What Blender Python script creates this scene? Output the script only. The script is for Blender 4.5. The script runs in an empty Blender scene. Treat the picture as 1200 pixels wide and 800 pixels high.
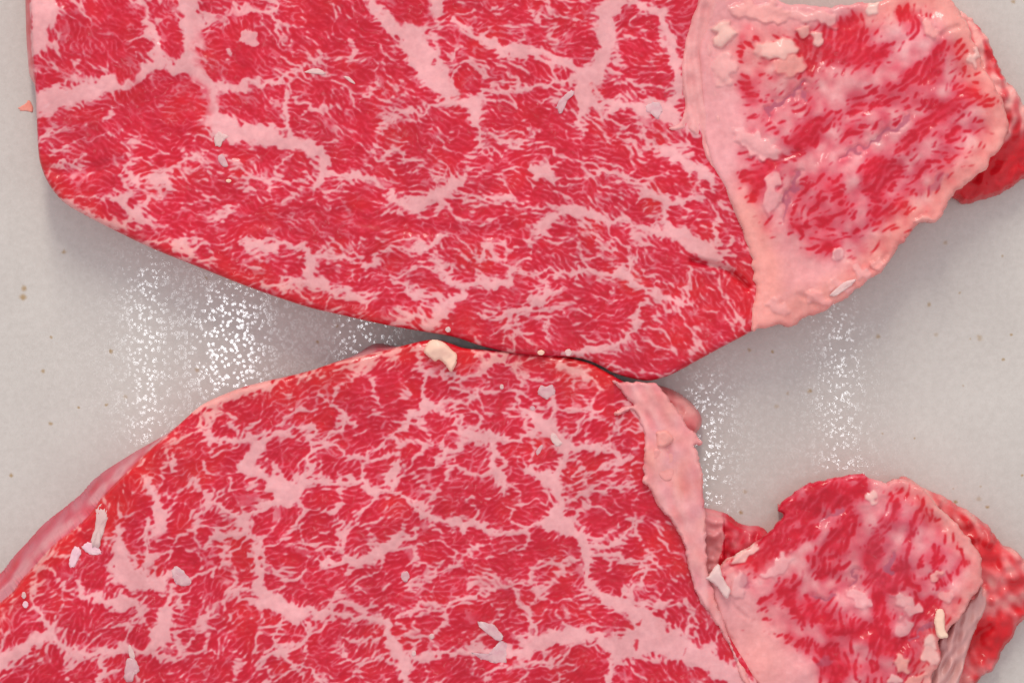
import bpy, bmesh, math, random
import numpy as np
from mathutils import Vector

S = 0.0002          # metres per plan unit (0.2 mm)
H = 0.75            # camera height above the plate
C = bpy.context.scene.collection

# ---------------------------------------------------------------- camera
cam = bpy.data.objects.new('camera', bpy.data.cameras.new('camera'))
C.objects.link(cam); bpy.context.scene.camera = cam
cam.location = (0, 0, H); cam.rotation_euler = (0, 0, 0)
cam.data.sensor_width = 36; cam.data.lens = 36 * H / (1200 * S)
cam.data.clip_start = .02; cam.data.clip_end = 20

# ---------------------------------------------------------------- room light, window, exposure
world = bpy.data.worlds.new('World'); bpy.context.scene.world = world; world.use_nodes = True
bg = world.node_tree.nodes['Background']
bg.inputs['Color'].default_value = (.97, .935, .965, 1); bg.inputs['Strength'].default_value = .86

def area(name, loc, target, sx, sy, power, col):
    l = bpy.data.lights.new(name, 'AREA'); l.shape = 'RECTANGLE'; l.size = sx; l.size_y = sy; l.energy = power; l.color = col
    o = bpy.data.objects.new(name, l); C.objects.link(o); o.location = loc
    o.rotation_euler = (Vector(target) - Vector(loc)).to_track_quat('-Z', 'Y').to_euler()
    return o
area('window_light', (-.12, 1.35, .95), (0, 0, 0), .16, 1.0, 17, (1, .95, .84))
# strip lamps added overhead so their images make the sparkling stripes in the glaze
def glare_strip(px, py, w, h, power):
    k = 1 + 1.6 / H
    X, Y = (px - 600) * S * k, (400 - py) * S * k
    area('added_glare_strip', (X, Y, 1.6), (X, Y, 0), w, h, power, (.93, .96, 1))
glare_strip(172, 415, .012, .13, .12); glare_strip(270, 402, .036, .07, .21); glare_strip(425, 395, .024, .03, .05); glare_strip(832, 520, .008, .09, .085); glare_strip(985, 480, .008, .14, .10)

vs = bpy.context.scene.view_settings
vs.view_transform = 'Standard'; vs.look = 'None'; vs.exposure = 0; vs.gamma = 1; vs.use_curve_mapping = False

# ---------------------------------------------------------------- materials
def nodes(name):
    m = bpy.data.materials.new(name); m.use_nodes = True
    nt = m.node_tree; b = nt.nodes['Principled BSDF']
    return m, nt, b
def N(nt, kind, **kw):
    n = nt.nodes.new(kind)
    for k, v in kw.items(): setattr(n, k, v)
    return n
def ramp(nt, stops):
    r = N(nt, 'ShaderNodeValToRGB')
    while len(r.color_ramp.elements) < len(stops): r.color_ramp.elements.new(.5)
    for e, (p, c) in zip(r.color_ramp.elements, stops): e.position = p; e.color = (*c, 1)
    return r
def mixc(nt, fac, a, b, mode='MIX'):
    m = N(nt, 'ShaderNodeMix', data_type='RGBA', blend_type=mode)
    for sock, v in ((m.inputs['Factor'], fac), (m.inputs[6], a), (m.inputs[7], b)):
        if hasattr(v, 'links'): nt.links.new(v, sock)
        elif isinstance(v, tuple): sock.default_value = (*v, 1)
        else: sock.default_value = v
    return m.outputs[2]
def noise(nt, scale, detail=3, rough=.5):
    t = N(nt, 'ShaderNodeTexNoise'); t.inputs['Scale'].default_value = scale; t.inputs['Detail'].default_value = detail; t.inputs['Roughness'].default_value = rough
    g = nt.nodes.get('Texture Coordinate') or N(nt, 'ShaderNodeTexCoord')
    nt.links.new(g.outputs['Object'], t.inputs['Vector'])
    return t.outputs['Fac']

def flesh_material():
    """fat share, warm (salmon) share and vessel share come as one vertex attribute"""
    m, nt, b = nodes('raw_beef')
    a = N(nt, 'ShaderNodeAttribute', attribute_name='tissue')
    sep = N(nt, 'ShaderNodeSeparateColor'); nt.links.new(a.outputs['Color'], sep.inputs[0])
    fat, warm, vessel = sep.outputs[0], sep.outputs[1], sep.outputs[2]
    cool = ramp(nt, [(0, (.52, .0038, .023)), (.3, (.60, .022, .056)), (.6, (.65, .105, .158)), (1, (.765, .365, .392))])
    hot = ramp(nt, [(0, (.60, .008, .014)), (.3, (.63, .030, .036)), (.6, (.70, .140, .145)), (1, (.80, .345, .315))])
    nt.links.new(fat, cool.inputs[0]); nt.links.new(fat, hot.inputs[0])
    c = mixc(nt, warm, cool.outputs[0], hot.outputs[0])
    n1 = noise(nt, 90, 3); n2 = noise(nt, 700, 2)
    r1 = ramp(nt, [(.32, (.86, .83, .82)), (.68, (1.06, 1.06, 1.05))]); nt.links.new(n1, r1.inputs[0])
    r2 = ramp(nt, [(.3, (.90, .86, .86)), (.7, (1.06, 1.08, 1.06))]); nt.links.new(n2, r2.inputs[0])
    c = mixc(nt, 1.0, c, r1.outputs[0], 'MULTIPLY'); c = mixc(nt, .7, c, r2.outputs[0], 'MULTIPLY')
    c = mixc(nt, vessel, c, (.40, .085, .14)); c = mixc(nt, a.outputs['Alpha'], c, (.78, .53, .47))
    nt.links.new(c, b.inputs['Base Color'])
    rr = N(nt, 'ShaderNodeMapRange'); rr.inputs[3].default_value = .36; rr.inputs[4].default_value = .46
    nt.links.new(fat, rr.inputs[0]); nt.links.new(rr.outputs[0], b.inputs['Roughness'])
    b.inputs['Specular IOR Level'].default_value = .16
    b.inputs['Subsurface Weight'].default_value = .22; b.inputs['Subsurface Radius'].default_value = (1, .40, .35); b.inputs['Subsurface Scale'].default_value = .00028
    b.inputs['Coat Weight'].default_value = .30; b.inputs['Coat Roughness'].default_value = .12
    bp = N(nt, 'ShaderNodeBump'); bp.inputs['Strength'].default_value = .14; bp.inputs['Distance'].default_value = .0004
    nb = noise(nt, 420, 3, .6); nt.links.new(nb, bp.inputs['Height']); nt.links.new(bp.outputs[0], b.inputs['Normal'])
    return m

def plain_flesh(name, col, col2, rough=.35, scale=160, sss=0.0, trans=0.0):
    m, nt, b = nodes(name)
    r = ramp(nt, [(.32, col), (.68, col2)]); nt.links.new(noise(nt, scale, 4), r.inputs[0]); nt.links.new(r.outputs[0], b.inputs['Base Color'])
    b.inputs['Roughness'].default_value = rough; b.inputs['Specular IOR Level'].default_value = .25
    if trans: b.inputs['Alpha'].default_value = 1 - trans
    if sss:
        b.inputs['Subsurface Weight'].default_value = sss; b.inputs['Subsurface Radius'].default_value = (1, .4, .3); b.inputs['Subsurface Scale'].default_value = .001
    bp = N(nt, 'ShaderNodeBump'); bp.inputs['Strength'].default_value = .3; bp.inputs['Distance'].default_value = .0004
    nt.links.new(noise(nt, 500, 3, .6), bp.inputs['Height']); nt.links.new(bp.outputs[0], b.inputs['Normal'])
    return m

SPECKS = [(75, 295, 3.2), (50, 435, 3), (59, 496, 3), (27, 348, 5), (28, 338, 4), (130, 412, 3), (147, 465, 3), (231, 433, 3), (13, 557, 3), (395, 382, 2.5), (372, 401, 2.8), (271, 330, 2.8), (242, 326, 2.4),
    (1108, 285, 3.2), (1089, 357, 3), (1029, 394, 3.2), (1097, 392, 3.4), (1137, 397, 1.4), (1148, 396, 4.2), (1185, 392, 2.2), (1176, 421, 2.2), (1129, 452, 1.8), (949, 458, 3.2), (910, 476, 3.2), (878, 410, 3),
    (923, 461, 2.4), (1147, 584, 3.6), (1157, 594, 2.8), (1149, 570, 1.8), (1117, 572, 1.5), (1120, 588, 3), (1198, 557, 2.2), (873, 576, 3.2), (868, 600, 3), (1188, 2, 3), (1072, 513, 1.6), (1034, 508, 2), (905, 412, 2), (60, 395, 2), (92, 477, 2), (125, 474, 2.2), (1124, 343, 2), (1175, 300, 2)]
def glaze_material():
    m, nt, b = nodes('speckled_glaze')
    tc = N(nt, 'ShaderNodeTexCoord')
    r = ramp(nt, [(.3, (.495, .460, .432)), (.7, (.55, .518, .488))]); nt.links.new(noise(nt, 28, 5, .6), r.inputs[0])
    r3 = ramp(nt, [(.35, (.95, .945, .94)), (.65, (1.03, 1.03, 1.03))]); nt.links.new(noise(nt, 600, 3, .7), r3.inputs[0])
    base = mixc(nt, 1.0, r.outputs[0], r3.outputs[0], 'MULTIPLY')
    wob = N(nt, 'ShaderNodeTexNoise'); wob.inputs['Scale'].default_value = 900; nt.links.new(tc.outputs['Object'], wob.inputs['Vector'])
    off = N(nt, 'ShaderNodeVectorMath', operation='MULTIPLY_ADD'); off.inputs[1].default_value = (.0009,) * 3
    nt.links.new(wob.outputs['Color'], off.inputs[0]); nt.links.new(tc.outputs['Object'], off.inputs[2])
    flat = N(nt, 'ShaderNodeVectorMath', operation='MULTIPLY'); flat.inputs[1].default_value = (1, 1, 0); nt.links.new(off.outputs[0], flat.inputs[0])
    total = None
    rs = random.Random(5)
    for (px, py, rad) in SPECKS:
        d = N(nt, 'ShaderNodeVectorMath', operation='DISTANCE'); nt.links.new(flat.outputs[0], d.inputs[0])
        d.inputs[1].default_value = ((px - 600) * S + .00045, (400 - py) * S + .00045, 0)
        mr = N(nt, 'ShaderNodeMapRange', interpolation_type='SMOOTHSTEP'); mr.inputs[1].default_value = rad * S * 1.25; mr.inputs[2].default_value = rad * S * .2
        mr.inputs[3].default_value = 0; mr.inputs[4].default_value = rs.uniform(.35, .85); nt.links.new(d.outputs['Value'], mr.inputs[0])
        if total is None: total = mr.outputs[0]
        else:
            mx = N(nt, 'ShaderNodeMath', operation='MAXIMUM'); nt.links.new(total, mx.inputs[0]); nt.links.new(mr.outputs[0], mx.inputs[1]); total = mx.outputs[0]
    c = mixc(nt, total, base, (.33, .20, .065))
    nt.links.new(c, b.inputs['Base Color'])
    b.inputs['Roughness'].default_value = .045; b.inputs['Specular IOR Level'].default_value = .5
    v = N(nt, 'ShaderNodeTexVoronoi', feature='SMOOTH_F1'); v.inputs['Scale'].default_value = 980; v.inputs['Smoothness'].default_value = .5; v.inputs['Randomness'].default_value = 1
    nt.links.new(tc.outputs['Object'], v.inputs['Vector'])
    n2 = noise(nt, 260, 2)
    # glassy pinheads in a duller glaze
    rg = N(nt, 'ShaderNodeMapRange', interpolation_type='SMOOTHSTEP'); rg.inputs[1].default_value = .28; rg.inputs[2].default_value = .58; rg.inputs[3].default_value = .06; rg.inputs[4].default_value = .30
    nt.links.new(v.outputs['Distance'], rg.inputs[0]); nt.links.new(rg.outputs[0], b.inputs['Roughness'])
    add = N(nt, 'ShaderNodeMath', operation='MULTIPLY_ADD'); add.inputs[1].default_value = .35; nt.links.new(n2, add.inputs[0])
    dm = N(nt, 'ShaderNodeMapRange', interpolation_type='SMOOTHSTEP'); dm.inputs[1].default_value = 0; dm.inputs[2].default_value = .55; nt.links.new(v.outputs['Distance'], dm.inputs[0]); nt.links.new(dm.outputs[0], add.inputs[2])
    bp = N(nt, 'ShaderNodeBump', invert=True); bp.inputs['Strength'].default_value = 1; bp.inputs['Distance'].default_value = .00000085
    nt.links.new(add.outputs[0], bp.inputs['Height']); nt.links.new(bp.outputs[0], b.inputs['Normal'])
    return m

BEEF = flesh_material(); GLAZE = glaze_material()
WHITE_FAT = plain_flesh('white_fat', (.78, .50, .50), (.86, .66, .63), .34, 160, 0, .24)
CREAM_FAT = plain_flesh('cream_fat', (.80, .46, .37), (.86, .60, .46), .32, 200)
SALMON_FAT = plain_flesh('salmon_fat', (.78, .26, .20), (.84, .36, .29), .30, 160)
LILAC_FAT = plain_flesh('lilac_fat', (.74, .42, .50), (.84, .58, .63), .22, 200)
MEMBRANE = plain_flesh('silver_membrane', (.52, .24, .24), (.62, .34, .32), .28, 120)
SCRAP = plain_flesh('clear_fat_scrap', (.74, .44, .50), (.86, .64, .66), .2, 500, 0, .38)

# ---------------------------------------------------------------- object helpers
def tag(o, label=None, cat=None, group=None, kind=None):
    for k, v in (('label', label), ('category', cat), ('group', group), ('kind', kind)):
        if v: o[k] = v
    return o
def empty(name, loc):
    o = bpy.data.objects.new(name, None); C.objects.link(o); o.location = loc; o.empty_display_size = .01; return o
def put(name, me, parent=None):
    o = bpy.data.objects.new(name, me); C.objects.link(o)
    if parent: o.parent = parent; o.matrix_parent_inverse.identity(); o.location = -parent.location
    return o

# ---------------------------------------------------------------- marbling
# All plan coordinates below are millimetre-fifths ("u", 0.2 mm): x to the right, y towards the viewer.
rng = np.random.default_rng(11)
FX0, FY0, FW, FH = -180, -290, 1560, 1350
yy, xx = np.mgrid[0:FH, 0:FW].astype(np.float32)
xx += FX0; yy += FY0
FREQ_V = np.fft.fftfreq(FH)[:, None]; FREQ_U = np.fft.rfftfreq(FW)[None, :]

def normed(a):
    a = a - a.mean(); return (a / a.std()).astype(np.float32)

def band_noise(lam, seed, bw=0.35):
    r = np.random.default_rng(seed)
    n = np.fft.rfft2(r.standard_normal((FH, FW)).astype(np.float32))
    f = np.sqrt(FREQ_V ** 2 + FREQ_U ** 2) * lam
    return normed(np.fft.irfft2(n * np.exp(-((f - 1) / bw) ** 2), s=(FH, FW)))

def low_noise(lam, seed):
    r = np.random.default_rng(seed)
    n = np.fft.rfft2(r.standard_normal((FH, FW)).astype(np.float32))
    f2 = (FREQ_V ** 2 + FREQ_U ** 2) * lam * lam
    return normed(np.fft.irfft2(n * np.exp(-f2), s=(FH, FW)))

def blur(a, sig):
    f2 = (FREQ_V ** 2 + FREQ_U ** 2)
    return np.fft.irfft2(np.fft.rfft2(a) * np.exp(-2 * (math.pi * sig) ** 2 * f2), s=(FH, FW)).astype(np.float32)

def fibre_noise(ang, lam, elong, seed, bw=0.4, nang=10):
    """stripes that run along the local angle ang (radians), lam across, lam*elong along"""
    r = np.random.default_rng(seed)
    n = np.fft.rfft2(r.standard_normal((FH, FW)).astype(np.float32))
    out = np.zeros((FH, FW), np.float32); ws = np.zeros((FH, FW), np.float32)
    for k in range(nang):
        a = math.pi * k / nang
        ca, sa = math.cos(a), math.sin(a)
        along = FREQ_U * ca + FREQ_V * sa; across = -FREQ_U * sa + FREQ_V * ca
        f = np.exp(-((np.abs(across) * lam - 1) / bw) ** 2 - (along * lam * elong) ** 2)
        v = normed(np.fft.irfft2(n * f, s=(FH, FW)))
        w = np.exp(6 * (np.cos(2 * (ang - a)) - 1))
        out += w * v; ws += w * w
    return out / np.sqrt(ws)

def smooth(a, lo, hi):
    t = np.clip((a - lo) / (hi - lo), 0, 1); return t * t * (3 - 2 * t)

def spline(pts, n=8):
    """Catmull-Rom through points of any dimension"""
    P = np.array(pts, float)
    if len(P) < 3: return P
    P = np.vstack([2 * P[0] - P[1], P, 2 * P[-1] - P[-2]])
    out = []
    for i in range(1, len(P) - 2):
        p0, p1, p2, p3 = P[i - 1:i + 3]
        for k in range(n):
            t = k / n
            out.append(.5 * ((2 * p1) + (-p0 + p2) * t + (2 * p0 - 5 * p1 + 4 * p2 - p3) * t * t + (-p0 + 3 * p1 - 3 * p2 + p3) * t ** 3))
    out.append(P[-2]); return np.array(out)

WX16, WY16 = 1.4 * low_noise(18, 5) + .5 * low_noise(7, 7), 1.4 * low_noise(18, 6) + .5 * low_noise(7, 8)
WARPX = 2.6 * low_noise(16, 1) + .7 * low_noise(6, 2)
WARPY = 2.6 * low_noise(16, 3) + .7 * low_noise(6, 4)
WX, WY = xx + WARPX, yy + WARPY

def vein_field(veins, pad=34, straight=False):
    """signed distance (u) to the nearest vein edge and that vein's index; veins = [[(x, y, width), ...], ...]"""
    X, Y = (xx, yy) if straight else (WX, WY)
    D = np.full((FH, FW), float(pad), np.float32); I = np.full((FH, FW), -1, np.int16)
    for vi, v in enumerate(veins):
        q = spline(v, 4)
        for a, b in zip(q[:-1], q[1:]):
            x0 = int(max(min(a[0], b[0]) - pad - FX0, 0)); x1 = int(min(max(a[0], b[0]) + pad - FX0, FW))
            y0 = int(max(min(a[1], b[1]) - pad - FY0, 0)); y1 = int(min(max(a[1], b[1]) + pad - FY0, FH))
            if x1 <= x0 or y1 <= y0: continue
            s = np.s_[y0:y1, x0:x1]
            dx, dy = b[0] - a[0], b[1] - a[1]; L = dx * dx + dy * dy + 1e-6
            t = np.clip(((X[s] - a[0]) * dx + (Y[s] - a[1]) * dy) / L, 0, 1)
            d = np.hypot(X[s] - a[0] - t * dx, Y[s] - a[1] - t * dy) - .5 * (a[2] + t * (b[2] - a[2]))
            m = d < D[s]
            D[s][m] = d[m]; I[s][m] = vi
    return D, I

def spots(lst, warp=1.0):
    """1 inside each ellipse (x, y, rx, ry, degrees, strength), soft edge"""
    out = np.zeros((FH, FW), np.float32)
    for e in lst:
        cx, cy, rx, ry = e[:4]; a = math.radians(e[4] if len(e) > 4 else 0); st = e[5] if len(e) > 5 else 1
        p = int(max(rx, ry) * 1.6 + 14)
        x0, x1 = int(max(cx - p - FX0, 0)), int(min(cx + p - FX0, FW)); y0, y1 = int(max(cy - p - FY0, 0)), int(min(cy + p - FY0, FH))
        s = np.s_[y0:y1, x0:x1]
        dx, dy = WX[s] - cx, WY[s] - cy
        r = np.hypot((dx * math.cos(a) + dy * math.sin(a)) / rx, (-dx * math.sin(a) + dy * math.cos(a)) / ry)
        v = st * (1 - smooth(r, .75, 1.3))
        out[s] = np.where(abs(v) > abs(out[s]), v, out[s])
    return out

def angle_map(ctrl, sig=90):
    """blend of control directions (x, y, degrees)"""
    c = np.zeros((FH, FW), np.float32); s_ = np.zeros_like(c)
    for x, y, d in ctrl:
        w = np.exp(-((xx - x) ** 2 + (yy - y) ** 2) / (2 * sig * sig)) + 1e-9
        c += w * math.cos(2 * math.radians(d)); s_ += w * math.sin(2 * math.radians(d))
    return .5 * np.arctan2(s_, c)

def W(w, *pts):
    """polyline with one width, or (x, y, w) triples that override it"""
    return [(p[0], p[1], p[2] if len(p) > 2 else w) for p in pts]

UPPER_VEINS = [
    W(25, (36, 123), (45, 121), (70, 115), (95, 110), (120, 102), (140, 98), (157, 90, 22), (172, 80, 16), (198, 78, 12), (222, 84, 16)),
    W(22, (222, -40), (222, 0, 24), (226, 25, 25), (226, 50, 24), (223, 75, 30), (240, 97, 24), (250, 120, 20), (246, 140, 22), (262, 152, 26), (295, 155, 20), (337, 166, 20), (365, 173, 18), (379, 186, 15), (376, 204, 14), (372, 224, 8)),
    W(10, (166, -30), (170, 0), (172, 20), (180, 45), (183, 65), (190, 80)),
    W(26, (48, -40), (52, 0, 34), (50, 22, 30), (44, 50, 18), (38, 80, 8)),
    W(9, (236, 30), (243, 22), (257, 18), (285, 15), (322, 12)),
    W(7, (318, -20), (322, 10), (328, 38), (333, 58)),
    W(10, (238, 100, 14), (255, 104), (285, 100), (312, 98), (335, 86, 7), (362, 77, 5), (386, 65, 4)),
    W(9, (330, 92), (335, 120), (335, 140), (338, 160)),
    W(14, (418, -40), (426, -8, 12), (445, 17, 16), (473, 40, 28), (492, 65, 34), (508, 85, 34), (519, 104, 24), (530, 118, 14)),
    W(16, (480, 42), (502, 25, 18), (515, 5), (520, -30)),
    W(9, (530, 24), (540, 30), (555, 42), (572, 50, 12), (592, 60, 18), (620, 61, 13), (642, 65, 11), (665, 76, 14), (679, 88, 18), (698, 84)),
    W(22, (725, -40), (720, 0), (710, 15), (710, 40, 25), (710, 62, 25), (701, 82, 22), (686, 100, 17), (684, 118, 15), (682, 137, 9), (685, 155, 6)),
    W(14, (722, -8), (750, 5), (770, 15), (783, 37, 17), (790, 62, 15), (795, 87, 13), (793, 112, 15), (782, 126, 18)),
    W(14, (685, 120), (710, 123), (735, 124), (760, 127, 17), (782, 136, 22), (797, 148, 12)),
    W(4, (706, 90), (735, 96), (762, 101)),
    W(4, (722, 113), (740, 108), (754, 110)),
    W(9, (677, 93), (647, 98), (617, 101), (585, 108, 7), (565, 112), (550, 121, 12), (528, 120, 11), (508, 125, 8), (475, 130, 7), (450, 141, 7), (445, 152, 5)),
    W(13, (555, 120), (560, 142), (563, 162, 7), (560, 178, 4)),
    W(7, (575, 160), (602, 168), (622, 165, 4)),
    W(5, (442, 90), (436, 106), (430, 112)),
    W(7, (440, 168), (460, 178), (485, 188, 5), (500, 196, 4)),
    W(8, (738, 156, 4), (762, 167, 7), (790, 182, 11), (812, 195, 13), (834, 211, 13)),
    W(8, (690, 203, 5), (722, 204), (740, 212), (760, 222, 11), (777, 233, 15), (783, 238, 12), (805, 230, 7), (838, 220, 4)),
    W(15, (625, 199, 10), (637, 205, 17), (652, 210, 9)),
    W(8, (598, 240, 5), (618, 246, 4), (645, 243, 5), (664, 244, 12), (687, 250, 15), (710, 255, 11), (740, 262, 10), (765, 272, 14), (790, 272, 16), (815, 287, 22), (833, 300, 22), (852, 312, 8)),
    W(9, (664, 246), (645, 257, 12), (631, 267, 10), (621, 283, 6)),
    W(8, (780, 237), (779, 257), (781, 270)),
    W(8, (836, 240, 4), (840, 260), (840, 285, 12)),
    W(5, (685, 258), (688, 274)),
    W(8, (700, 279, 4), (712, 287), (723, 295, 3)),
    W(9, (600, 318, 9), (637, 320, 7), (682, 317, 8), (707, 322, 11), (732, 321, 13), (750, 335, 9), (768, 345, 9), (790, 352, 9), (812, 358, 5)),
    W(7, (732, 321), (742, 309), (740, 298, 4)),
    W(11, (602, 317, 9), (575, 332, 13), (550, 337, 11), (527, 356, 11), (510, 372, 14), (500, 385, 14)),
    W(10, (760, 352, 7), (748, 366, 8), (747, 383, 9), (732, 400, 11), (707, 407), (680, 412, 12), (655, 413, 8)),
    W(8, (563, 371, 6), (605, 367), (632, 352, 12), (650, 341, 7), (666, 335, 5)),
    W(6, (632, 352), (625, 332, 3)),
    W(6, (634, 354), (639, 372), (640, 392)),
    W(6, (608, 366), (604, 390), (602, 412)),
    W(13, (458, 231, 8), (475, 240, 16), (495, 237, 12), (518, 226, 17), (535, 215, 8), (548, 206, 4)),
    W(8, (508, 200, 4), (519, 225)),
    W(7, (535, 230), (565, 231, 6), (590, 230, 9), (612, 236, 4)),
    W(11, (375, 198), (395, 207, 9), (420, 207, 10), (440, 212, 8), (450, 222, 4)),
    W(5, (300, 207), (335, 212), (368, 208)),
    W(6, (322, 203), (344, 184)),
    W(9, (318, 276, 5), (345, 267), (354, 257, 11)),
    W(9, (288, 284, 14), (305, 290, 17), (330, 288, 7), (352, 287, 9), (366, 296, 9), (400, 300, 9), (420, 306, 6), (438, 311, 7), (455, 291, 6), (475, 295, 7), (497, 292, 10), (518, 280, 10), (530, 274, 4)),
    W(15, (363, 300), (365, 328, 16), (382, 336, 12), (402, 341, 10), (425, 352, 7)),
    W(7, (300, 331), (330, 336, 9), (362, 332, 12)),
    W(8, (485, 315, 4), (515, 315, 11), (526, 327, 8), (550, 336, 10)),
    W(9, (462, 325, 4), (480, 340, 11), (502, 346, 9), (528, 356, 9)),
    W(8, (470, 366), (490, 372), (505, 380)),
    W(8, (578, 278, 4), (568, 297, 9), (560, 304)),
    W(12, (505, 300, 5), (515, 307, 12), (525, 312, 5)),
    W(5, (681, 283), (686, 309)),
    W(6, (637, 268), (634, 274), (622, 286, 3)),
    W(18, (150, 200, 10), (155, 210, 15), (160, 218, 8)),
    W(18, (172, 207, 12), (186, 212, 18), (205, 222, 8)),
    W(14, (118, 224, 6), (140, 234, 16), (160, 253, 18), (182, 261, 10), (200, 266, 5)),
    W(9, (66, 232, 4), (92, 243), (110, 255), (128, 264, 11), (155, 263, 10)),
    W(20, (200, 282, 10), (213, 286, 22), (226, 292, 10)),
    W(7, (250, 252, 4), (265, 248), (280, 246, 4)),
    W(9, (215, 190, 4), (230, 186, 9), (240, 196, 4)),
    W(7, (60, 178, 4), (90, 170), (120, 158), (140, 150, 4)),
    W(6, (48, 156, 7), (70, 151), (100, 144), (122, 139, 4)),
    W(7, (52, 195, 4), (80, 190), (100, 182, 5)),
]
UPPER_SPOTS = [(192, 8, 9, 8), (195, 20, 12, 6), (197, 38, 13, 11), (204, 58, 12, 10, 30), (195, 125, 46, 35, 0, 1), (140, 15, 28, 17), (110, 48, 36, 24, 10),
    (76, 82, 13, 14), (46, 100, 9, 5), (45, 75, 5, 10), (82, 22, 14, 14, 0, .6), (147, 84, 15, 12), (147, 84, 7, 5, 0, -1),
    (280, 57, 46, 36, 0, .8), (292, 45, 13, 9, 20, -1), (270, 62, 6, 7, 0, -.9), (300, 60, 8, 5, 0, -.8), (292, 128, 34, 15, 12), (324, 107, 9, 8), (80, 138, 34, 8, -12), (105, 152, 55, 9, -14),
    (500, 22, 1, 1), (486, 22, 22, 9), (475, 7, 20, 7), (260, 8, 14, 9), (297, 3, 14, 9), (800, 18, 14, 20), (245, 172, 32, 6, 8), (262, 195, 16, 5, -15), (318, 187, 18, 8, -22),
    (85, 178, 50, 6, -20), (90, 212, 45, 14, 5, .8), (300, 265, 110, 9, 3, .8), (450, 262, 140, 9, 4, .8), (508, 75, 2.5, 5, 0, .9), (597, 60, 2, 3, 0, .8), (862, 325, 20, 4, 35, 1), (560, 272, 60, 6, 4, .8)]
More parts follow.
